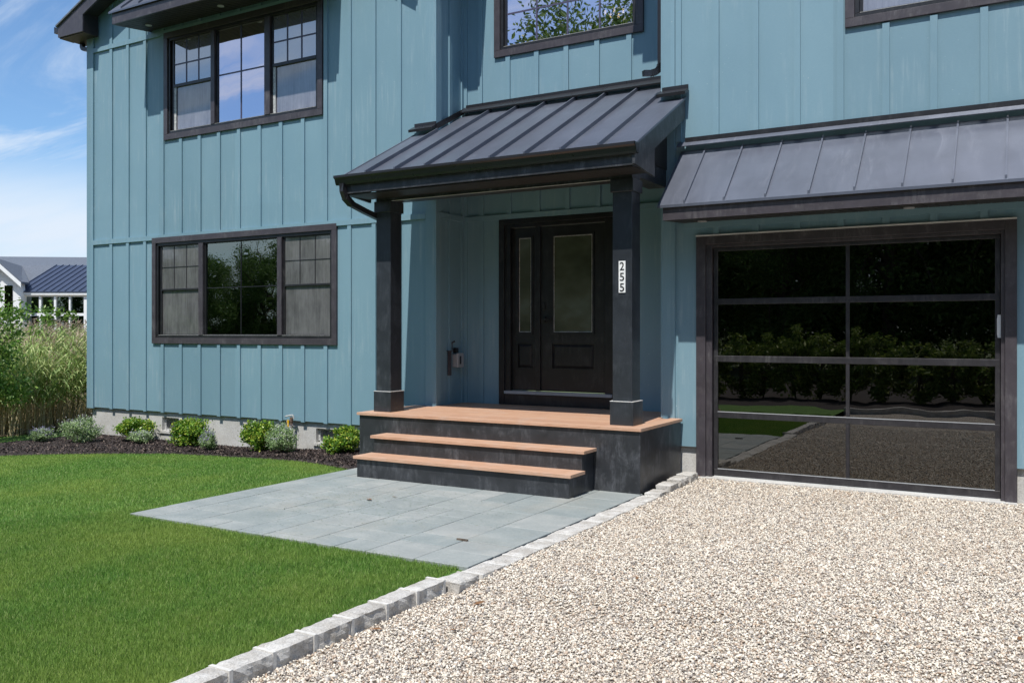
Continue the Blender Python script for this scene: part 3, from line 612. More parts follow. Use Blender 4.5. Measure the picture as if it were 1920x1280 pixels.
# front door with sidelight
dr = MB(); dr.box(-6.213, -6.13, YB-.034, YB+.002, .672, 3.10); dr.box(-4.53, -4.44, YB-.034, YB+.002, .672, 3.10); dr.box(-6.213, -4.44, YB-.034, YB+.002, 3.10, 3.164)
dr.box(-6.13, -6.05, YB-.002, YB+.11, .86, 3.10); dr.box(-4.66, -4.53, YB-.002, YB+.11, .86, 3.10); dr.box(-6.05, -4.66, YB-.001, YB+.11, 3.05, 3.10); dr.box(-5.682, -5.612, YB+.03, YB+.11, .862, 3.049)
dr.box(-6.13, -4.53, YB-.025, YB+.11, .672, .815)
dro = dr.build('front_door', 'trim_black', house, bevel=.003)
MB().box(-6.12, -4.54, YB-.055, YB+.06, .817, .858).build('threshold', 'aluminium', dro, bevel=.003).data.materials[0] = M['grey_plastic']
def panel_door(x0, x1, gx0, gx1, nm):
    Yf = YB+.055; z0, z1 = .865, 3.045; gz0, gz1 = 1.645, 2.905; pz0, pz1 = 1.165, 1.49
    d = MB(); holed(d, x0, x1, z0, z1, [(gx0, gx1, gz0, gz1), (gx0-.02, gx1+.02, pz0, pz1)], Yf, .02)
    d.box(x0, x1, Yf+.0205, Yf+.04, z0, z1)
    d.box(gx0-.03, gx0-.004, Yf-.012, Yf+.003, gz0-.03, gz1+.03); d.box(gx1+.004, gx1+.03, Yf-.012, Yf+.003, gz0-.03, gz1+.03); d.box(gx0-.004, gx1+.004, Yf-.012, Yf+.003, gz0-.03, gz0-.004); d.box(gx0-.004, gx1+.004, Yf-.012, Yf+.003, gz1+.004, gz1+.03)
    a, b = gx0+.015, gx1-.015
    d.prism([(gx0-.012, Yf+.019, pz0+.008), (gx1+.012, Yf+.019, pz0+.008), (gx1+.012, Yf+.019, pz1-.008), (gx0-.012, Yf+.019, pz1-.008)], (0, -.001, 0))
    d.mesh([(gx0-.01, Yf+.018, pz0+.01), (gx1+.01, Yf+.018, pz0+.01), (gx1+.01, Yf+.018, pz1-.01), (gx0-.01, Yf+.018, pz1-.01), (a, Yf-.004, pz0+.04), (b, Yf-.004, pz0+.04), (b, Yf-.004, pz1-.04), (a, Yf-.004, pz1-.04)],
           [(0, 1, 5, 4), (1, 2, 6, 5), (2, 3, 7, 6), (3, 0, 4, 7), (4, 5, 6, 7)])
    o = d.build(nm, 'trim_black', dro)
    MB().box(gx0, gx1, Yf+.008, Yf+.014, gz0, gz1).build(nm+'_glass', 'rain_glass', dro)
    bd = MB(); s = .008; bd.box(gx0, gx0+s, Yf+.001, Yf+.0075, gz0, gz1); bd.box(gx1-s, gx1, Yf+.001, Yf+.0075, gz0, gz1); bd.box(gx0+s, gx1-s, Yf+.001, Yf+.0075, gz1-s, gz1); bd.box(gx0+s, gx1-s, Yf+.001, Yf+.0075, gz0, gz0+s); bd.build('glazing_bead', 'dirty_sill', dro)
panel_door(-6.048, -5.684, -5.945, -5.76, 'sidelight'); panel_door(-5.608, -4.664, -5.42, -4.86, 'door_leaf')
h = MB(); h.box(-5.588, -5.538, YB+.035, YB+.056, 1.77, 1.85); h.box(-5.58, -5.45, YB-.01, YB+.012, 1.80, 1.822); h.tube([(-5.565, YB+.03, 1.811), (-5.565, YB-.006, 1.811)], .011, 8); h.build('handle', 'trim_black', dro, bevel=.002); MB().box(-5.585, -5.545, YB+.035, YB+.056, 1.94, 2.03).build('deadbolt', 'trim_black', dro, bevel=.002)

# garage door
gt = MB(); gt.box(-3.226, -3.12, YC-.036, YC+.01, .02, 2.722); gt.box(-.20, -.10, YC-.036, YC+.01, .02, 2.722); gt.box(-3.12, -.20, YC-.036, YC+.01, 2.62, 2.722)
gt.box(-3.12, -3.055, YC-.005, YC+.09, .037, 2.62); gt.box(-.235, -.20, YC-.005, YC+.09, .037, 2.62); gt.box(-3.055, -.235, YC+.0, YC+.09, 2.585, 2.62)
gd = gt.build('garage_door', 'trim_dark', house, bevel=.003)
MB().box(-3.226, -.10, YC-.045, YC-.034, 2.712, 2.727).build('drip_cap', 'pale_strip', gd)
GY = YC+.045; rl_ = MB()
for a, b in ((.045, .122), (.692, .757), (1.314, 1.383), (1.951, 2.017), (2.545, 2.584)):
    rl_.box(-3.05, -.24, GY, GY+.05, a, b)
rl_.box(-3.05, -3.005, GY+.002, GY+.048, .122, 2.545); rl_.box(-.285, -.24, GY+.002, GY+.048, .122, 2.545); rl_.box(-1.648, -1.612, GY+.003, GY+.047, .122, 2.545)
rl_.build('door_rails', 'aluminium', gd, bevel=.004)
ml = MB()
for b in (.757, .122): ml.box(-3.003, -.287, GY-.003, GY+.012, b-.001, b+.006)
ml.build('rail_highlight_strip', 'grey_plastic', gd)
for (a, b) in ((-3.005, -1.648), (-1.612, -.285)):
    for (c, d) in ((.122, .692), (.757, 1.314), (1.383, 1.951), (2.017, 2.545)):
        MB().box(a, b, GY+.022, GY+.028, c, d).build('pane', 'tinted_glass', gd)
MB().box(-3.04, -.24, GY-.004, GY+.03, .037, .045).build('bottom_seal', 'pale_strip', gd)
s_ = MB(); s_.prism([(-.262, GY-.006, 1.59), (-.236, GY-.006, 1.59), (-.232, GY-.006, 1.63), (-.232, GY-.006, 1.78), (-.238, GY-.006, 1.81), (-.262, GY-.006, 1.81), (-.268, GY-.006, 1.77), (-.268, GY-.006, 1.63)], (0, -.012, 0)); s_.build('sensor_tag', 'white_paint', gd)
r_ = MB(); X0, X1, Y0, Y1, Z0, Z1 = -3.5, 2.5, YC+.12, YC+6, .03, 2.9
for q in ([(X0, Y0, Z0), (X0, Y1, Z0), (X0, Y1, Z1), (X0, Y0, Z1)], [(X1, Y0, Z0), (X1, Y1, Z0), (X1, Y1, Z1), (X1, Y0, Z1)], [(X0, Y1, Z0), (X1, Y1, Z0), (X1, Y1, Z1), (X0, Y1, Z1)], [(X0, Y0, Z0), (X1, Y0, Z0), (X1, Y1, Z0), (X0, Y1, Z0)], [(X0, Y0, Z1), (X1, Y0, Z1), (X1, Y1, Z1), (X0, Y1, Z1)]): r_.poly(q)
holed(r_, X0, X1, Z0, Z1, [(-3.10, -.2, .031, 2.62)], Y0, .001); r_.build('room', 'room_dark', house)

# ------------------------------------------------------------------ porch: deck, steps, posts, roof
DZ = .669
sk = MB(); sk.box(-7.068, -3.405, 8.41, YC-.03, .0, DZ-.034); po = sk.build('porch_base', 'porch_black', house, bevel=.004)
dk = MB(); bw, gp = .138, .004
dk.prism([(-7.09, 8.385, DZ-.032), (-3.386, 8.385, DZ-.032), (-3.386-bw, 8.385+bw, DZ-.032), (-7.09+bw, 8.385+bw, DZ-.032)], (0, 0, .032))
dk.prism([(-3.386, 8.385+.002, DZ-.032), (-3.386, YC-.031, DZ-.032), (-3.386-bw, YC-.031, DZ-.032), (-3.386-bw, 8.385+bw+.003, DZ-.032)], (0, 0, .0318))
dk.prism([(-7.09, 8.385+.002, DZ-.032), (-7.09, YC-.031, DZ-.032), (-7.09+bw, YC-.031, DZ-.032), (-7.09+bw, 8.385+bw+.003, DZ-.032)], (0, 0, .0318))
y = 8.385+bw+gp
while y < YB-.02:
    y1 = min(y+bw, YB-.001); a, b = (-7.09+bw+gp, -3.386-bw-gp) if y1 < YC-.03 else (XA1+.024, XC0-.001)
    cut = a+(b-a)*random.uniform(.3, .7); dk.box(a, cut-.001, y, y1, DZ-.03, DZ-.0006); dk.box(cut+.001, b, y, y1, DZ-.03, DZ-.0006); y = y1+gp
dk.build('deck', 'deck_wood', house, bevel=.0015)
sb = MB(); sb.box(-6.62, -3.925, 8.135, 8.409, 0, .405); sb.box(-6.621, -3.924, 7.835, 8.1349, 0, .205); sb.build('step_risers', 'porch_black', house, bevel=.003)
for (yf, zt, yb) in ((7.80, .240, 8.133), (8.105, .441, 8.409)):
    td = MB(); a, b = -6.65, -3.888; w1 = .14
    td.prism([(a, yf, zt-.033), (b, yf, zt-.033), (b-w1, yf+w1, zt-.033), (a+w1, yf+w1, zt-.033)], (0, 0, .033))
    td.prism([(a, yf+.002, zt-.033), (a, yb, zt-.033), (a+w1, yb, zt-.033), (a+w1, yf+w1+.002, zt-.033)], (0, 0, .0327)); td.prism([(b, yf+.002, zt-.033), (b, yb, zt-.033), (b-w1, yb, zt-.033), (b-w1, yf+w1+.002, zt-.033)], (0, 0, .0327))
    td.box(a+w1+.003, b-w1-.003, yf+w1+.004, yb, zt-.033, zt-.001)
    td.build('stair_tread', 'deck_wood', house, bevel=.0015)
for cx in (-6.857, -3.687):
    c_ = MB(); c_.box(cx-.11, cx+.11, 8.61, 8.83, DZ, 3.25); co = c_.build('porch_post', 'column_paint', house, bevel=.003)
    b_ = MB(); b_.box(cx-.132, cx+.132, 8.586, 8.854, DZ+.001, .915); b_.build('post_base', 'column_paint', co, bevel=.003)
    b_ = MB(); b_.box(cx-.1325, cx+.1325, 8.5855, 8.8545, .9155, .921); b_.build('base_edge_line', 'pale_strip', co)  # thin pale line round the top of the post base
    b_ = MB(); b_.box(cx-.13, cx+.13, 8.59, 8.85, 3.115, 3.249); b_.build('post_capital', 'column_paint', co, bevel=.003)
bm_ = MB(); bm_.box(-6.967, -3.577, 8.612, 8.828, 3.25, 3.50); bm_.box(-3.79, -3.58, 8.829, YC-.03, 3.29, 3.50); bm_.build('porch_beam', 'porch_black', house)
MB().box(-6.74, -3.80, 8.605, 8.618, 3.2455, 3.2497).build('beam_lit_edge', 'pale_strip', house)  # light on the beam's lower front edge, put in as a pale strip
RX0, RX1 = -7.133, -3.354; RS = .534; rz = lambda y: 3.517+RS*(y-8.175)
# ceiling, soffit, gable ends
so_ = MB(); so_.box(-7.10, -3.39, 8.20, 8.61, 3.285, 3.295); so_.box(-6.76, -3.79, 8.83, YB-.003, 3.742, 3.752); so_.build('porch_ceiling', 'soffit_black', house)
for xg in (-3.582, -6.965): ge = MB(); ge.prism([(xg, 8.7, 3.49), (xg, YC-.03, 3.49), (xg, YC-.03, rz(YC)-.07), (xg, 8.7, rz(8.7)-.07)], (.012, 0, 0)); ge.build('porch_gable', 'soffit_black', house)
for x0, x1 in ((RX1-.20, RX1-.03), (RX0+.03, RX0+.17)): ge = MB(); ge.prism([(x0, 8.66, rz(8.66)-.16), (x1, 8.66, rz(8.66)-.16), (x1, YC-.003, rz(YC)-.16), (x0, YC-.003, rz(YC)-.16)], (0, 0, -.01)); ge.build('rake_soffit', 'soffit_black', house)
for x0, x1 in ((RX1-.03, RX1), (RX0, RX0+.03)):
    rk = MB(); rk.prism([(x0, 8.145, rz(8.145)-.012), (x0, 8.145, 3.305), (x0, 8.68, 3.255), (x0, 8.68, rz(8.68)-.24), (x0, YC-.031, rz(YC-.031)-.235), (x0, YC-.031, rz(YC-.031)-.012)], (x1-x0, 0, 0)); rk.build('rake_board', 'porch_black', house)
fb = MB(); fb.box(RX0+.031, RX1-.031, 8.17, 8.20, 3.30, rz(8.17)-.02); fb.build('fascia', 'porch_black', house)
rf = MB(); th = .018
def slab(mb, x0, x1, y0, y1, zf, th): mb.prism([(x0, y0, zf(y0)), (x1, y0, zf(y0)), (x1, y1, zf(y1)), (x0, y1, zf(y1))], (0, 0, -th))
slab(rf, RX0-.012, RX1+.012, 8.13, YC-.031, rz, th); slab(rf, XA1+.026, XC0-.024, YC-.031, YB-.001, rz, th)
seams = [-6.757+.4294*i for i in range(8)]
for x in seams: slab(rf, x-.010, x+.010, 8.14, YB-.04 if XA1+.06 < x < XC0-.05 else YC-.035, lambda y: rz(y)+.050, .052)
for x in (RX0-.004, RX1+.004-.014): slab(rf, x-.006, x+.02, 8.135, YC-.035, lambda y: rz(y)+.008, .01)
rf.build('porch_roof', 'roof_metal', house)
fl_ = MB(); zt = rz(YB)
fl_.box(XA1+.07, XC0-.023, YB-.046, YB-.031, zt+.035, zt+.115); fl_.prism([(XA1+.03, YB-.03, zt+.07), (XC0-.025, YB-.03, zt+.07), (XC0-.025, YB-.13, zt-.01), (XA1+.03, YB-.13, zt-.01)], (0, -.004, .018))
za = rz(YC); 
for a, b in ((RX0-.02, XA1+.03), (XC0-.03, RX1+.04)):
    fl_.box(a+.03, b, YC-.047, YC-.032, za+.045, za+.125); fl_.prism([(a, YC-.032, za+.052), (b, YC-.032, za+.052), (b, YC-.14, za-.005), (a, YC-.14, za-.005)], (0, -.006, .034))
fl_.prism([(XA1+.027, YC-.03, za+.02), (XA1+.027, YB-.04, rz(YB-.04)+.02), (XA1+.027, YB-.04, rz(YB-.04)+.10), (XA1+.027, YC-.03, za+.10)], (.008, 0, 0))
fl_.build('roof_flashing', 'gutter_metal', house)
# box gutter along the porch eave
gu = MB(); prof = [(8.175, 3.508), (8.175, 3.405), (8.125, 3.402), (8.112, 3.425), (8.098, 3.47), (8.076, 3.485), (8.076, 3.512), (8.084, 3.512), (8.084, 3.492), (8.104, 3.476), (8.118, 3.432), (8.13, 3.412), (8.168, 3.413), (8.168, 3.508)]
gu.prism([(-7.19, y, z) for y, z in prof], (3.862, 0, 0)); gu.prism([(-7.19, y, z) for y, z in prof[:7]], (.004, 0, 0)); gu.prism([(-3.332, y, z) for y, z in prof[:7]], (.004, 0, 0)); gu.build('gutter', 'gutter_metal', house)
# downspout: gutter outlet, elbow to the back of the left post, down, kick-out
ds = MB(); path = [(-7.09, 8.135, 3.42), (-7.09, 8.14, 3.33), (-7.085, 8.17, 3.26), (-7.07, 8.26, 3.19), (-7.03, 8.48, 3.12), (-6.99, 8.70, 3.06), (-6.93, 8.90, 2.98), (-6.93, 8.91, 2.80), (-6.93, 8.91, .98), (-6.935, 8.91, .90), (-6.98, 8.915, .84), (-7.085, 8.92, .70)]
ds.tube(path, .032, 4)
for i in range(14):
    t = i/13; a = Vector(path[1]).lerp(Vector(path[4]), 0); p = Vector(path[2]).lerp(Vector(path[3]), t); ds.tube([p-Vector((0, .003, -.0022)), p+Vector((0, .003, -.0022))], .036, 4)
ds.build('downspout', 'gutter_metal', house)
ds = MB(); xd, yd = -3.672, 9.70
ds.box(xd-.03, xd+.03, yd-.03, yd+.03, 4.72, 8.3); ep = []
for i in range(10):
    t = i/9*R_(82); ep.append((xd-.0-.12*(1-math.cos(t))*.9, yd-.10*(1-math.cos(t)), 4.74-.12*math.sin(t)))
ds.tube(ep, .031, 4)
for a, b in zip(ep, ep[1:]): m_ = (Vector(a)+Vector(b))/2; d_ = (Vector(b)-Vector(a)).normalized()*.003; ds.tube([m_-d_, m_+d_], .037, 4)
e = Vector(ep[-1]); ds.tube([e, e+Vector((-.06, -.07, -.01))], .031, 4); ds.build('downspout', 'gutter_metal', house)

# ------------------------------------------------------------------ awning over the garage and over the upper window
def awning(x0, x1, ye, ze, yw, zw, fz0, seam_x, name, soffit_back, lightx, capend):
    zf = lambda y: ze+(zw-ze)*(y-ye)/(yw-ye)
    r = MB(); slab(r, x0, x1, ye, yw, zf, .016)
    for x in seam_x: slab(r, x-.009, x+.009, ye+.004, yw-.03, lambda y: zf(y)+.036, .038)
    r.box(x0, x1, ye-.002, ye+.004, ze-.028, ze-.001)
    ro = r.build(name, 'roof_metal', house)
    f = MB(); f.box(x0+.05, x1-.05, ye+.03, ye+.07, fz0, ze+.012); f.build('fascia', 'trim_dark', ro)
    s = MB(); n_ = int((x1-x0)/.11)
    s.prism([(x0+.05, ye+.07, fz0+.003), (x1-.05, ye+.07, fz0+.003), (x1-.05, yw-.031, soffit_back), (x0+.05, yw-.031, soffit_back)], (0, 0, .008))
    for i in range(n_): x = x0+.06+(x1-x0-.12)*i/n_; s.prism([(x, ye+.071, fz0-.002), (x+.096, ye+.071, fz0-.002), (x+.096, yw-.032, soffit_back-.005), (x, yw-.032, soffit_back-.005)], (0, 0, .004))
    s.build('soffit', 'soffit_black', ro)
    for xe, t in ((x0+.05, .02), (x1-.07, .02)): 
        e_ = MB(); e_.prism([(xe, ye+.07, fz0-.003), (xe, yw-.003, soffit_back-.006), (xe, yw-.003, zw-.02), (xe, ye+.07, zf(ye+.07)-.02)], (t, 0, 0)); e_.build('end_board', 'trim_dark', ro)
    c = MB(); c.box(x0-.0+.06, capend, yw-.046, yw-.031, zw+.075, zw+.14); c.build('roof_flashing', 'trim_black', ro); c = MB(); c.prism([(x0-.02, yw-.032, zw+.088), (capend, yw-.032, zw+.088), (capend, yw-.105, zw+.03), (x0-.02, yw-.105, zw+.03)], (0, -.004, .007)); c.build('roof_flashing', 'roof_metal', ro)
    for lx in lightx:
        l = MB(); yl = ye+.40; zl = fz0+(soffit_back-fz0)*.4; l.tube([(lx, yl, zl-.004), (lx, yl, zl-.014)], .05, 16); l.build('recessed_light', 'grey_plastic', ro)
    return ro
awning(-3.41, 4.1, 8.90, 2.985, YC, 3.690, 2.828, [-3.118+.4202*i for i in range(17)], 'garage_awning', 2.878, [-3.05, -1.0, 1.0], 4.1)
awning(-12.60, -8.40, 8.90, 6.705, YC, 7.405, 6.515, [-12.30+.42*i for i in range(10)], 'window_awning', 6.605, [-12.15, -10.5, -8.9], -8.40)

# ------------------------------------------------------------------ main roofs: front gables with eave returns
def gable(x0, x1, ze, slope, name, both=True):
    yf = 9.33; xm = (x0+x1)/2; zt = lambda x: ze+slope*(xm-x0-abs(x-xm)); o_ = []
    f = MB()
    f.prism([(x0, yf, 6.76), (x0+.69, yf, 6.757), (x0+.69, yf, zt(x0+.69)-.215), (xm, yf, zt(xm)-.215), (x1-.69, yf, zt(x1-.69)-.215), (x1-.69, yf, 6.757), (x1, yf, 6.76), (x1, yf, zt(x1)), (xm, yf, zt(xm)), (x0, yf, zt(x0))], (0, .03, 0))
    r = MB()
    for a, b in ((x0, xm), (x1, xm)):
        s_ = 1 if a < b else -1
        r.prism([(a-.03*s_, yf-.03, zt(a)-.013*1+.0), (b, yf-.03, zt(b)), (b, yf-.03, zt(b)+.03), (a-.03*s_, yf-.03, zt(a)+.017)], (0, 9, 0))
    ro = r.build('roof', 'shingle', house); f.build('fascia', 'trim_dark', ro)
    s = MB()
    for a, s_ in ((x0, 1), (x1, -1)):
        s.box(a+.002*s_, a+.69*s_, yf+.031, YC-.03, 6.745, 6.758)                      # closed underside of the return
        s.box(a+.66*s_, a+.688*s_, yf+.031, YC-.03, 6.759, zt(a+.69)-.1)
        s.box(a+.004*s_, a+.03*s_, yf+.031, 18, 6.70 if False else 6.759, 6.94)
        s.box(a+.03*s_, a+.39*s_, YC-.03, 18, 6.745, 6.758)
        s.prism([(a+.69*s_, yf+.031, zt(a+.69)-.17), (xm, yf+.031, zt(xm)-.17), (xm, yf+.031, zt(xm)-.16), (a+.69*s_, yf+.031, zt(a+.69)-.16)], (0, YC-.031-yf-.031, 0))
    s.build('eave_soffit', 'soffit_black', ro)
    g_ = MB(); g_.box(x0-.125, x0-.004, yf+.01, 18, 6.855, 6.862); g_.box(x0-.127, x0-.119, yf+.01, 18, 6.862, 6.965); g_.box(x0-.119, x0-.004, yf+.01, yf+.016, 6.862, 6.95); g_.build('gutter', 'gutter_metal', ro)
    return ro
gable(-14.59, -6.41, 6.955, .435, 'roof'); gable(-4.03, 4.4, 6.955, .435, 'roof')
rb = MB(); rb.prism([(-6.41, 9.95, 7.12), (-4.03, 9.95, 7.12), (-4.03, 18, 9.2), (-6.41, 18, 9.2)], (0, 0, .05)); rb.build('roof', 'shingle', house)
ds = MB(); ep = [(-14.48, 9.72, 6.745), (-14.48, 9.72, 6.69), (-14.46, 9.72, 6.655), (-14.42, 9.72, 6.635), (-14.30, 9.72, 6.615), (-14.262, 9.72, 6.58), (-14.262, 9.85, 6.50)]
ds.tube(ep, .034, 4); ds.build('downspout', 'gutter_metal', house)

# ------------------------------------------------------------------ small things on the house
# number plates
for k_, ch in enumerate('255'):
    zc = onY(1166.5, (499, 519, 538.8)[k_], 8.60).z; xc = onY(1166.2, 500, 8.60).x; names = ['top', 'middle', 'bottom']
    t_ = thing('number_plate', (xc, 8.606, zc-.055), f'white plate with black digit {ch}, {names[k_]} one of three on the porch post', 'house number', 'house number plates on the right porch post')
    MB().box(xc-.038, xc+.038, 8.600, 8.606, zc-.055, zc+.055).build('plate', 'white_paint', t_, bevel=.001)
    cu = bpy.data.curves.new('digit', 'FONT'); cu.body = ch; cu.size = .118; cu.align_x = 'CENTER'; cu.align_y = 'CENTER'; cu.extrude = .001; cu.offset = .0012
    tmp = bpy.data.objects.new('digit_tmp', cu); COL.objects.link(tmp); bpy.context.view_layer.update()
    me = bpy.data.meshes.new_from_object(tmp); bpy.data.objects.remove(tmp)
    me.transform(Matrix.Rotation(R_(90), 4, 'X')); xs = [v.co.x for v in me.vertices]; zs = [v.co.z for v in me.vertices]
    sx = .05/(max(xs)-min(xs)); sz = .086/(max(zs)-min(zs)); me.transform(Matrix.Translation((0, -.0072, .055)) @ Matrix.Diagonal((sx, 1, sz, 1)) @ Matrix.Translation((-(max(xs)+min(xs))/2, 0, -(max(zs)+min(zs))/2)))
    me.materials.clear(); me.materials.append(M['trim_black']); od = bpy.data.objects.new('digit', me); COL.objects.link(od); od.parent = t_
# outdoor socket box on the side wall of the entry recess
xo = XA1
t_ = thing('outlet_box', (xo+.03, 10.08, 1.13), 'grey weatherproof socket box on the shaded side wall beside the front door', 'outlet')
b_ = MB(); b_.box(xo+.001, xo+.075, 10.03, 10.16, 1.17, 1.345); b_.build('box', 'grey_plastic', t_, bevel=.006)
b_ = MB(); b_.box(xo+.076, xo+.105, 10.02, 10.17, 1.165, 1.36); b_.build('cover', 'grey_plastic', t_, bevel=.008)
b_ = MB(); b_.box(xo+.106, xo+.110, 10.065, 10.10, 1.21, 1.32); b_.build('slot', 'trim_black', t_)
b_ = MB(); b_.box(xo+.001, xo+.05, 10.06, 10.12, 1.361, 1.43); b_.tube([(xo+.02, 10.0, 1.40), (xo+.02, 10.0, 1.50), (xo+.05, 10.03, 1.52)], .014, 6); b_.build('fitting', 'trim_black', t_)
b_ = MB(); b_.box(xo+.021, xo+.06, 9.90, 9.935, 1.06, 1.385); b_.box(xo+.021, xo+.09, 9.87, 9.943, 1.386, 1.396); b_.build('bracket', 'trim_dark', t_)
# pipe at the foundation
p0 = onY(546.5, 838, YC-.06); xg = p0.x
t_ = thing('gas_pipe', (xg, YC-.06, -.06), 'rusty upright pipe stub with a yellow tag between the shrubs at the foundation', 'pipe')
b_ = MB(); b_.tube([(xg, YC-.06, -.08), (xg, YC-.06, .36)], .02, 10); b_.tube([(xg, YC-.06, .33), (xg, YC-.06, .40)], .027, 8); b_.build('pipe', 'rust_pipe', t_)
b_ = MB(); b_.tube([(xg-.12, YC-.06, .405), (xg-.02, YC-.06, .425), (xg+.03, YC-.06, .43), (xg+.045, YC-.06, .38)], .012, 8); b_.build('bent_cap', 'dirty_sill', t_)
b_ = MB(); b_.box(xg-.065, xg-.03, YC-.085, YC-.078, .22, .36); b_.build('tag', 'yellow_tag', t_)
# leaves and a twig
def leaf(u, v, z, nm, label, s=.05, mat='dry_leaf', parts=None):
    p = onZ(u, v, z); rnd = random.Random(int(u*7+v)); a = rnd.uniform(0, 6)
    mb = MB(); ca, sa = math.cos(a), math.sin(a); pts = [(-1, 0, 0), (-.4, .33, .12), (.3, .36, .2), (1, 0, .1), (.3, -.36, .15), (-.4, -.3, .05)]
    mb.mesh([(p.x+(x*ca-y*sa)*s, p.y+(x*sa+y*ca)*s, z+.006+q*s) for x, y, q in pts], [(0, 1, 2, 3), (0, 3, 4, 5)])
    o = mb.build(nm, mat); return tag(o, label, 'leaf' if nm == 'fallen_leaf' else 'twig')
leaf(692, 937, .003, 'fallen_leaf', 'dry brown leaf on the paving in front of the lowest step')
leaf(740, 932, .003, 'fallen_leaf', 'small dry leaf on the paving just right of the larger brown one', .03)
for i, (u, v, l, s) in enumerate([(706, 1181, 'curled orange-brown leaf on gravel close to the kerb', .05), (850, 1182, 'flat brown leaf on gravel, right of the curled one near the kerb', .045), (900, 1132, 'long reddish leaf on gravel near the paving corner', .06), (1532, 940, 'dark brown leaf on gravel in front of the garage door', .035), (1195, 1085, 'tan leaf in the middle of the gravel', .035), (1912, 1198, 'dark leaf at the right edge of the gravel', .04), (1308, 893, 'dry leaf at the foot of the left garage trim', .05)]):
    p = onZ(u, v, -.03); leaf(u, v, float(z_grav(p.x, p.y))+.010, 'fallen_leaf', l, s*.75)
p = onZ(867, 1011.5, .006); tw = MB(); tw.box(p.x-.05, p.x+.05, p.y-.009, p.y+.009, .001, .014); tag(tw.build('wood_scrap', 'bark'), 'small dark sliver of wood on the paving near the grass', 'wood scrap')

# ------------------------------------------------------------------ shrubs in the bed
def shrub(u, v, wpx, hpx, label, cat, kind, seed, name='shrub', group=None, z=None):
    rng = np.random.default_rng(seed); p = onZ(u, v, -.1); p = onZ(u, v, float(z_lawn(p.x, p.y))+.01)
    d = p.x*-S_+p.y*C_; Wm = wpx*d/1661.7; Hm = hpx*d/1661.7
    p.y = min(p.y+Wm*.30, 9.62-Wm*.42) if p.x > -14 else p.y+Wm*.3
    t_ = thing(name, p, label, cat, group)
    cen = np.array([p.x, p.y, p.z+Hm*.52])
    n = {'holly': 5200, 'silver': 3800, 'dark': 3000}[kind]; Wm *= 1.0; Hm *= 1.02
    # clumps spread over a lumpy dome
    nc = 46; cl = rng.normal(size=(nc, 3)); cl /= np.linalg.norm(cl, axis=1)[:, None]; cl *= rng.uniform(.45, 1.0, nc)[:, None]; cl *= np.array([Wm*.44, Wm*.40, Hm*.44])
    idx = rng.integers(0, nc, n); P = cen+cl[idx]+rng.normal(0, 1, (n, 3))*np.array([Wm, Wm, Hm])*.075
    P[:, 2] = np.maximum(P[:, 2], p.z+.02)
    L, W, mt = {'holly': (.042, .024, 'holly_leaf'), 'silver': (.042, .013, 'silver_leaf'), 'dark': (.042, .010, 'silver_leaf')}[kind]
    V, F = rot_quads(P, L, W, n, rng, .6); npmesh('foliage', V, F, mt, parent=t_)
    st = MB()
    for i in range(16):
        q = cen+cl[i]*.8; st.tube([(p.x+rng.normal(0, .02), p.y+rng.normal(0, .02), p.z-.02), ((p.x+q[0])/2, (p.y+q[1])/2, p.z+Hm*.3), tuple(q)], [.006, .004, .0025], 5)
    st.build('stem', 'bark', t_)
    if kind in ('silver', 'dark'):
        m = 520; P = cen+cl[rng.integers(0, nc, m)]*np.array([1.06, 1.06, 1.0])+rng.normal(0, 1, (m, 3))*np.array([Wm, Wm, Hm])*.07+np.array([0, 0, Hm*.14])
        V, F = rot_quads(P, .028, .011, m, rng, 1.5); npmesh('flower', V, F, 'lavender_flower' if kind == 'dark' else 'pale_flower', parent=t_)
    return t_
shrub(242, 828, 74, 48, 'rounded green shrub left of the first basement window', 'shrub', 'holly', 1)
shrub(252, 833, 44, 24, 'low grey-green plant spreading at the foot of the leftmost green shrub', 'plant', 'silver', 11, 'flowering_plant')
shrub(360, 836, 78, 50, 'yellow-green shrub just right of the first basement window', 'shrub', 'holly', 2)
shrub(380, 846, 38, 38, 'small lavender plant with purple flowers in front of the yellow-green shrub', 'plant', 'dark', 12, 'lavender_plant')
shrub(488, 846, 78, 56, 'green shrub left of the rusty pipe', 'shrub', 'holly', 3)
shrub(514, 853, 62, 54, 'grey-green plant with white flowers in front of the pipe', 'plant', 'silver', 13, 'flowering_plant')
shrub(632, 853, 82, 51, 'dense green shrub touching the left side of the porch base', 'shrub', 'holly', 4)
shrub(132, 832, 76, 46, 'pale flowering plant at the left corner of the house', 'plant', 'silver', 14, 'flowering_plant')
shrub(62, 829, 50, 26, 'low dark lavender plant left of the pale flowering plant', 'plant', 'dark', 15, 'lavender_plant')

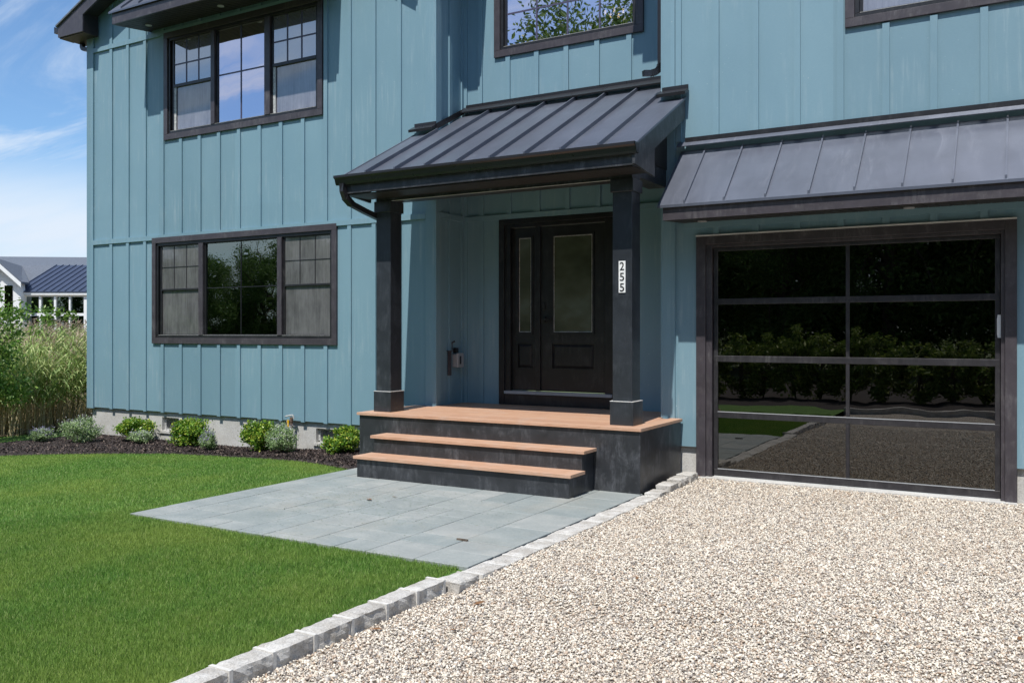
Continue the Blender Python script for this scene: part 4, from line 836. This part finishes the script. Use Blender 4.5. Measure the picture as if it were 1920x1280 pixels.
# ------------------------------------------------------------------ reeds beyond the house corner
def cam_pt(u, d, z): return Vector((-S_*d+C_*(u-960)/1661.7*d, C_*d+S_*(u-960)/1661.7*d, z))
rng = np.random.default_rng(3); LV = []; SV = []; PV = []
Xd = Vector((C_, S_, 0)); n = 2300
for i in range(n):
    d = 15.3+8.5*rng.uniform(0, 1)**1.5; u = rng.uniform(-260, 260); b = cam_pt(u, d, -.25)
    if b.x > -15.15: continue
    H = rng.uniform(1.3, 1.95)*(1 if d > 16.5 else .85); lx, ly = rng.normal(0, .12), rng.normal(0, .10); top = b+Vector((lx+.1, ly, H))
    def strip(lst, pts, wd):
        side = Xd if rng.random() < .7 else Vector((-S_, C_, 0))
        for (a, wa_), (c, wc2) in zip(zip(pts, wd), zip(pts[1:], wd[1:])):
            lst.append([a-side*wa_, a+side*wa_, c+side*wc2, c-side*wc2])
    mid = b.lerp(top, .5)+Vector((rng.normal(0, .03), rng.normal(0, .03), 0)); strip(SV, [b, mid, top], [.006, .005, .002])
    for k in range(9):
        t = rng.uniform(.42, .97); o_ = b.lerp(top, t); a = rng.uniform(0, 6.28); L = rng.uniform(.25, .55); dr_ = Vector((math.cos(a), math.sin(a), 0))
        dr_ = (dr_+Vector((.5, .1, 0))).normalized()
        strip(LV, [o_, o_+dr_*L*.4+Vector((0, 0, L*.42)), o_+dr_*L*.8+Vector((0, 0, L*.45)), o_+dr_*L*1.05+Vector((0, 0, L*.25))], [.009, .013, .009, .001])
    if rng.random() < .62 and d > 16:
        for k in range(16):
            q = top+Vector((rng.normal(0, .03)+.015*k/4, rng.normal(0, .03), rng.uniform(-.05, .22))); e_ = q+Vector((rng.normal(.05, .03), rng.normal(0, .03), rng.uniform(-.02, .07))); strip(PV, [q, e_], [.009, .003])
def striproot(nm, L, mt, label):
    V = np.array([[tuple(p) for p in q] for q in L], dtype=np.float32).reshape(-1, 3); o = npmesh(nm, V, np.arange(len(V)).reshape(-1, 4), mt); return tag(o, label, 'reeds', kind='stuff')
striproot('reed_leaves', LV, 'reed_leaf', 'tall green reed leaves in the marsh beyond the left house corner')
striproot('reed_stems', SV, 'reed_stem', 'straw coloured reed stems in the marsh beyond the left house corner')
striproot('reed_plumes', PV, 'reed_plume', 'pinkish beige reed plumes above the green reeds at left')

# ------------------------------------------------------------------ trees
def tree(base, H, W, n, label, cat, leafm, ls, seed, name='tree', trunk=.05, zc=.6, group=None, open_=1.0, nc=60):
    rng = np.random.default_rng(seed); t_ = thing(name, base, label, cat, group); b = Vector(base)
    cl = rng.normal(size=(nc, 3)); cl /= np.linalg.norm(cl, axis=1)[:, None]; cl *= (rng.uniform(.25, 1.0, nc)**.6)[:, None]
    cl *= np.array([W/2, W/2, H*(1-zc)*.98]); cen = np.array([b.x, b.y, b.z+H*zc]); idx = rng.integers(0, nc, n)
    P = cen+cl[idx]+rng.normal(0, 1, (n, 3))*W*.062*open_
    V, F = rot_quads(P, ls, ls*.42, n, rng, .1); npmesh('crown', V, F, leafm, parent=t_)
    tr = MB(); tr.tube([b-Vector((0, 0, .2)), b+Vector((W*.01, 0, H*.35)), b+Vector((-W*.01, .02, H*.8))], [trunk, trunk*.7, trunk*.2], 8)
    for i in range(min(nc, 26)): q = Vector(cen+cl[i]*.95); s0 = b+Vector((0, 0, H*rng.uniform(.2, .6))); tr.tube([s0, s0.lerp(q, .5)+Vector((0, 0, H*.03)), q], [trunk*.4, trunk*.25, trunk*.08], 5)
    tr.build('trunk', 'bark', t_); return t_
b = cam_pt(-34, 14.2, -.2); tree(b, 3.0, 1.5, 5200, 'leafy young tree at the far left edge in front of the reeds', 'tree', 'tree_leaf', .085, 21, 'young_tree', .03, .55)
b = cam_pt(100, 17.5, -.2); tree(b, 2.35, .9, 420, 'thin leafy branch rising above the reeds in front of the white house', 'tree', 'tree_leaf', .10, 22, 'sapling', .015, .86, nc=14)
# hedge and woods across the road, behind the viewer (seen in the glass, save the added right-hand trees)
hroot = tree((-9.5, -3.9, -.12), 1.85, 1.15, 2600, 'bushy evergreen in the hedge reflected in the garage door', 'shrub', 'hedge_leaf', .11, 31, 'hedge_plant', .03, .50, 'hedge across the driveway', nc=40)
for i in range(1, 24):
    o = dup(hroot, (-9.5+.72*i+random.uniform(-.1, .1), -3.9+random.uniform(-.15, .15), -.12), random.uniform(0, 6), group='hedge across the driveway', scale=(random.uniform(.9, 1.15), 1, random.uniform(.85, 1.12)))
wroot = tree((-32, -27, -.4), 15, 9, 42000, 'broad dark tree in the woods reflected in the windows or added to block sky light', 'tree', 'wood_leaf', .23, 41, 'forest_tree', .3, .50, 'woods across the road', nc=90)
ws_ = [(x, y, s) for x, y, s in [(-28.5, -27, 1.32), (-24, -28, 1.60), (-20.5, -27, 1.46), (-17, -28, 1.2), (12, -24, 1.1), (18, -22, 1.2), (24, -16, 1.1), (29, -9, 1.1), (-70, -15, .8), (-78, -22, .8), (-11, -27, .8), (-8.5, -31, .8), (-3, -31, .8), (3, -32, .8), (-53, -30, .62), (-60, -29, .62), (-66, -25, .6), (-43, -30, .62), (-50, -23, .55), (-57, -21, .55), (-18, -31, .9), (-12, -33, .8), (-6, -28, 1.0), (0, -29, 1.05), (6, -27, 1.1), (-36, -30, .92), (-42, -27, .7), (-49, -28, .6), (-56, -27, .55), (-63, -24, .55), (-70, -20, .55), (-46, -33, .6), (-15, -34, .85), (-60, -14, .5), (-66, -6, .5), (-76, -12, .55)]]  # far right trees are added, unseen, to keep sky light off the entry recess
for x, y, s in ws_: dup(wroot, (x, y, -.4), random.uniform(0, 6), group='woods across the road', scale=(s*random.uniform(.9, 1.15), s, s*random.uniform(.92, 1.08)))
kb = MB();  kb.box(-3.46, 9, -.9, -.75, -.2, .02); struct(kb.build('far_kerb', 'granite')); struct(MB().poly([(-60, -12, -.10), (30, -12, -.10), (30, -.905, -.04), (-60, -.905, -.04)]).build('verge', 'mulch_soil'))

# ------------------------------------------------------------------ neighbour's house
D = 45; nb = bpy.data.objects.new('neighbour_house', None); COL.objects.link(nb); nb.location = cam_pt(0, D, -.4); nb.rotation_euler = (0, 0, YAW)
tag(nb, 'white house with dark blue metal roof beyond the reeds', 'house')
mpp = D/1661.7
def LX(u, dd=0): return u*mpp*(D+dd)/D + (-960)*mpp*dd/D
def LZ(v, dd=0): return CAMZ+.4+(622.6-v)*(D+dd)/1661.7
class LB(MB):
    def build(s, name, mat, parent, **k):
        off = parent_world(parent) if parent else Vector((0, 0, 0)); s.v = [tuple(Vector(v)+off) for v in s.v]; return MB.build(s, name, mat, parent, **k)
w_ = LB(); hs = []
cols = [(48, 73), (77, 101), (105, 129), (132, 157)]; rows = [(587, 556), (640, 592)]
for a, b in cols:
    for c, d in rows: hs.append((LX(a), LX(b), LZ(c), LZ(d)))
holed(w_, LX(29), LX(300), 0, LZ(548), hs, 0, .12); w_.poly([(LX(29), 0, 0), (LX(29), 9, 0), (LX(29), 9, LZ(548)), (LX(29), 0, LZ(548))]); w_.build('wall', 'house_white', nb)
for q in hs: f = LB().box(q[0], q[1], .10, .11, q[2], q[3]).build('window', 'lower_glass', nb)
LB().box(LX(30), LX(299), .6, 8, .1, LZ(552)).build('room', 'room_dark', nb)
LB().box(LX(27), LX(302), -.12, .0, LZ(553), LZ(548.5)).build('eave_board', 'house_white', nb)
mr = LB(); z0, z1 = LZ(549)+.02, LZ(499, 4); mr.prism([(LX(28), -.15, z0), (LX(300), -.15, z0), (LX(300), 4, z1), (LX(28), 4, z1)], (0, 0, .05))
x = LX(30)
while x < LX(300): mr.prism([(x, -.15, z0+.05), (x+.04, -.15, z0+.05), (x+.04, 4, z1+.05), (x, 4, z1+.05)], (0, 0, .05)); x += .36
mat_blue = simple('blue_metal', (.05, .066, .11), .45, .2, 3, .1); mr.build('metal_roof', 'blue_metal', nb)
mr = LB(); mr.prism([(LX(-300), -.15, z0), (LX(28)-.01, -.15, z0), (LX(28)-.01, 4, z1), (LX(-300), 4, z1)], (0, 0, .05)); mr.prism([(LX(-300), 4.0, z1-.02), (LX(300), 4.0, z1-.02), (LX(300), 11, LZ(486, 11)), (LX(-300), 11, LZ(482, 11))], (0, 0, .05)); mr.build('shingle_roof', 'shingle', nb)
# small gabled wing at its left
xm = LX(-12, -.8); ap = LZ(482, -.8); xe = LX(40, -.8); ze = LZ(528, -.8); xw = xe-.25
wg = LB(); wg.mesh([(2*xm-xw, -.4, 0), (xw, -.4, 0), (xw, -.4, ze+.12), (xm, -.4, ap-.12), (2*xm-xw, -.4, ze+.12)], [(0, 1, 2, 3, 4)]); wg.poly([(xw, -.4, 0), (xw, 0, 0), (xw, 0, ze+.1), (xw, -.4, ze+.1)]); wg.build('wall', 'house_white', nb)
rg = LB(); back = (LX(42, 4), 4, LZ(499, 4)); q = [(xe, -.8, ze), (xm, -.8, ap), back, (LX(55), 0, ze)]
ql = [(2*xm-xe, -.8, ze), (xm, -.8, ap), back, (2*xm-xe, 4, ze)]
for k in (q, ql): rg.mesh([(x, y, z-.1) for x, y, z in k]+[tuple(p) for p in k], [(3, 2, 1, 0), (4, 5, 6, 7), (0, 1, 5, 4), (1, 2, 6, 5), (2, 3, 7, 6), (3, 0, 4, 7)])
rg.build('shingle_roof', 'shingle', nb)
for sg in (1, -1):
    rg = LB(); rg.prism([(xm+sg*(xe-xm), -.85, ze-.28), (xm, -.85, ap-.28), (xm, -.85, ap-.06), (xm+sg*(xe-xm), -.85, ze-.06)], (0, .04, 0)); rg.build('rake_board', 'house_white', nb)
LB().box(LX(9, -.4), LX(24, -.4), -.43, -.405, LZ(590, -.4), LZ(535, -.4)).build('window', 'tinted_glass', nb)
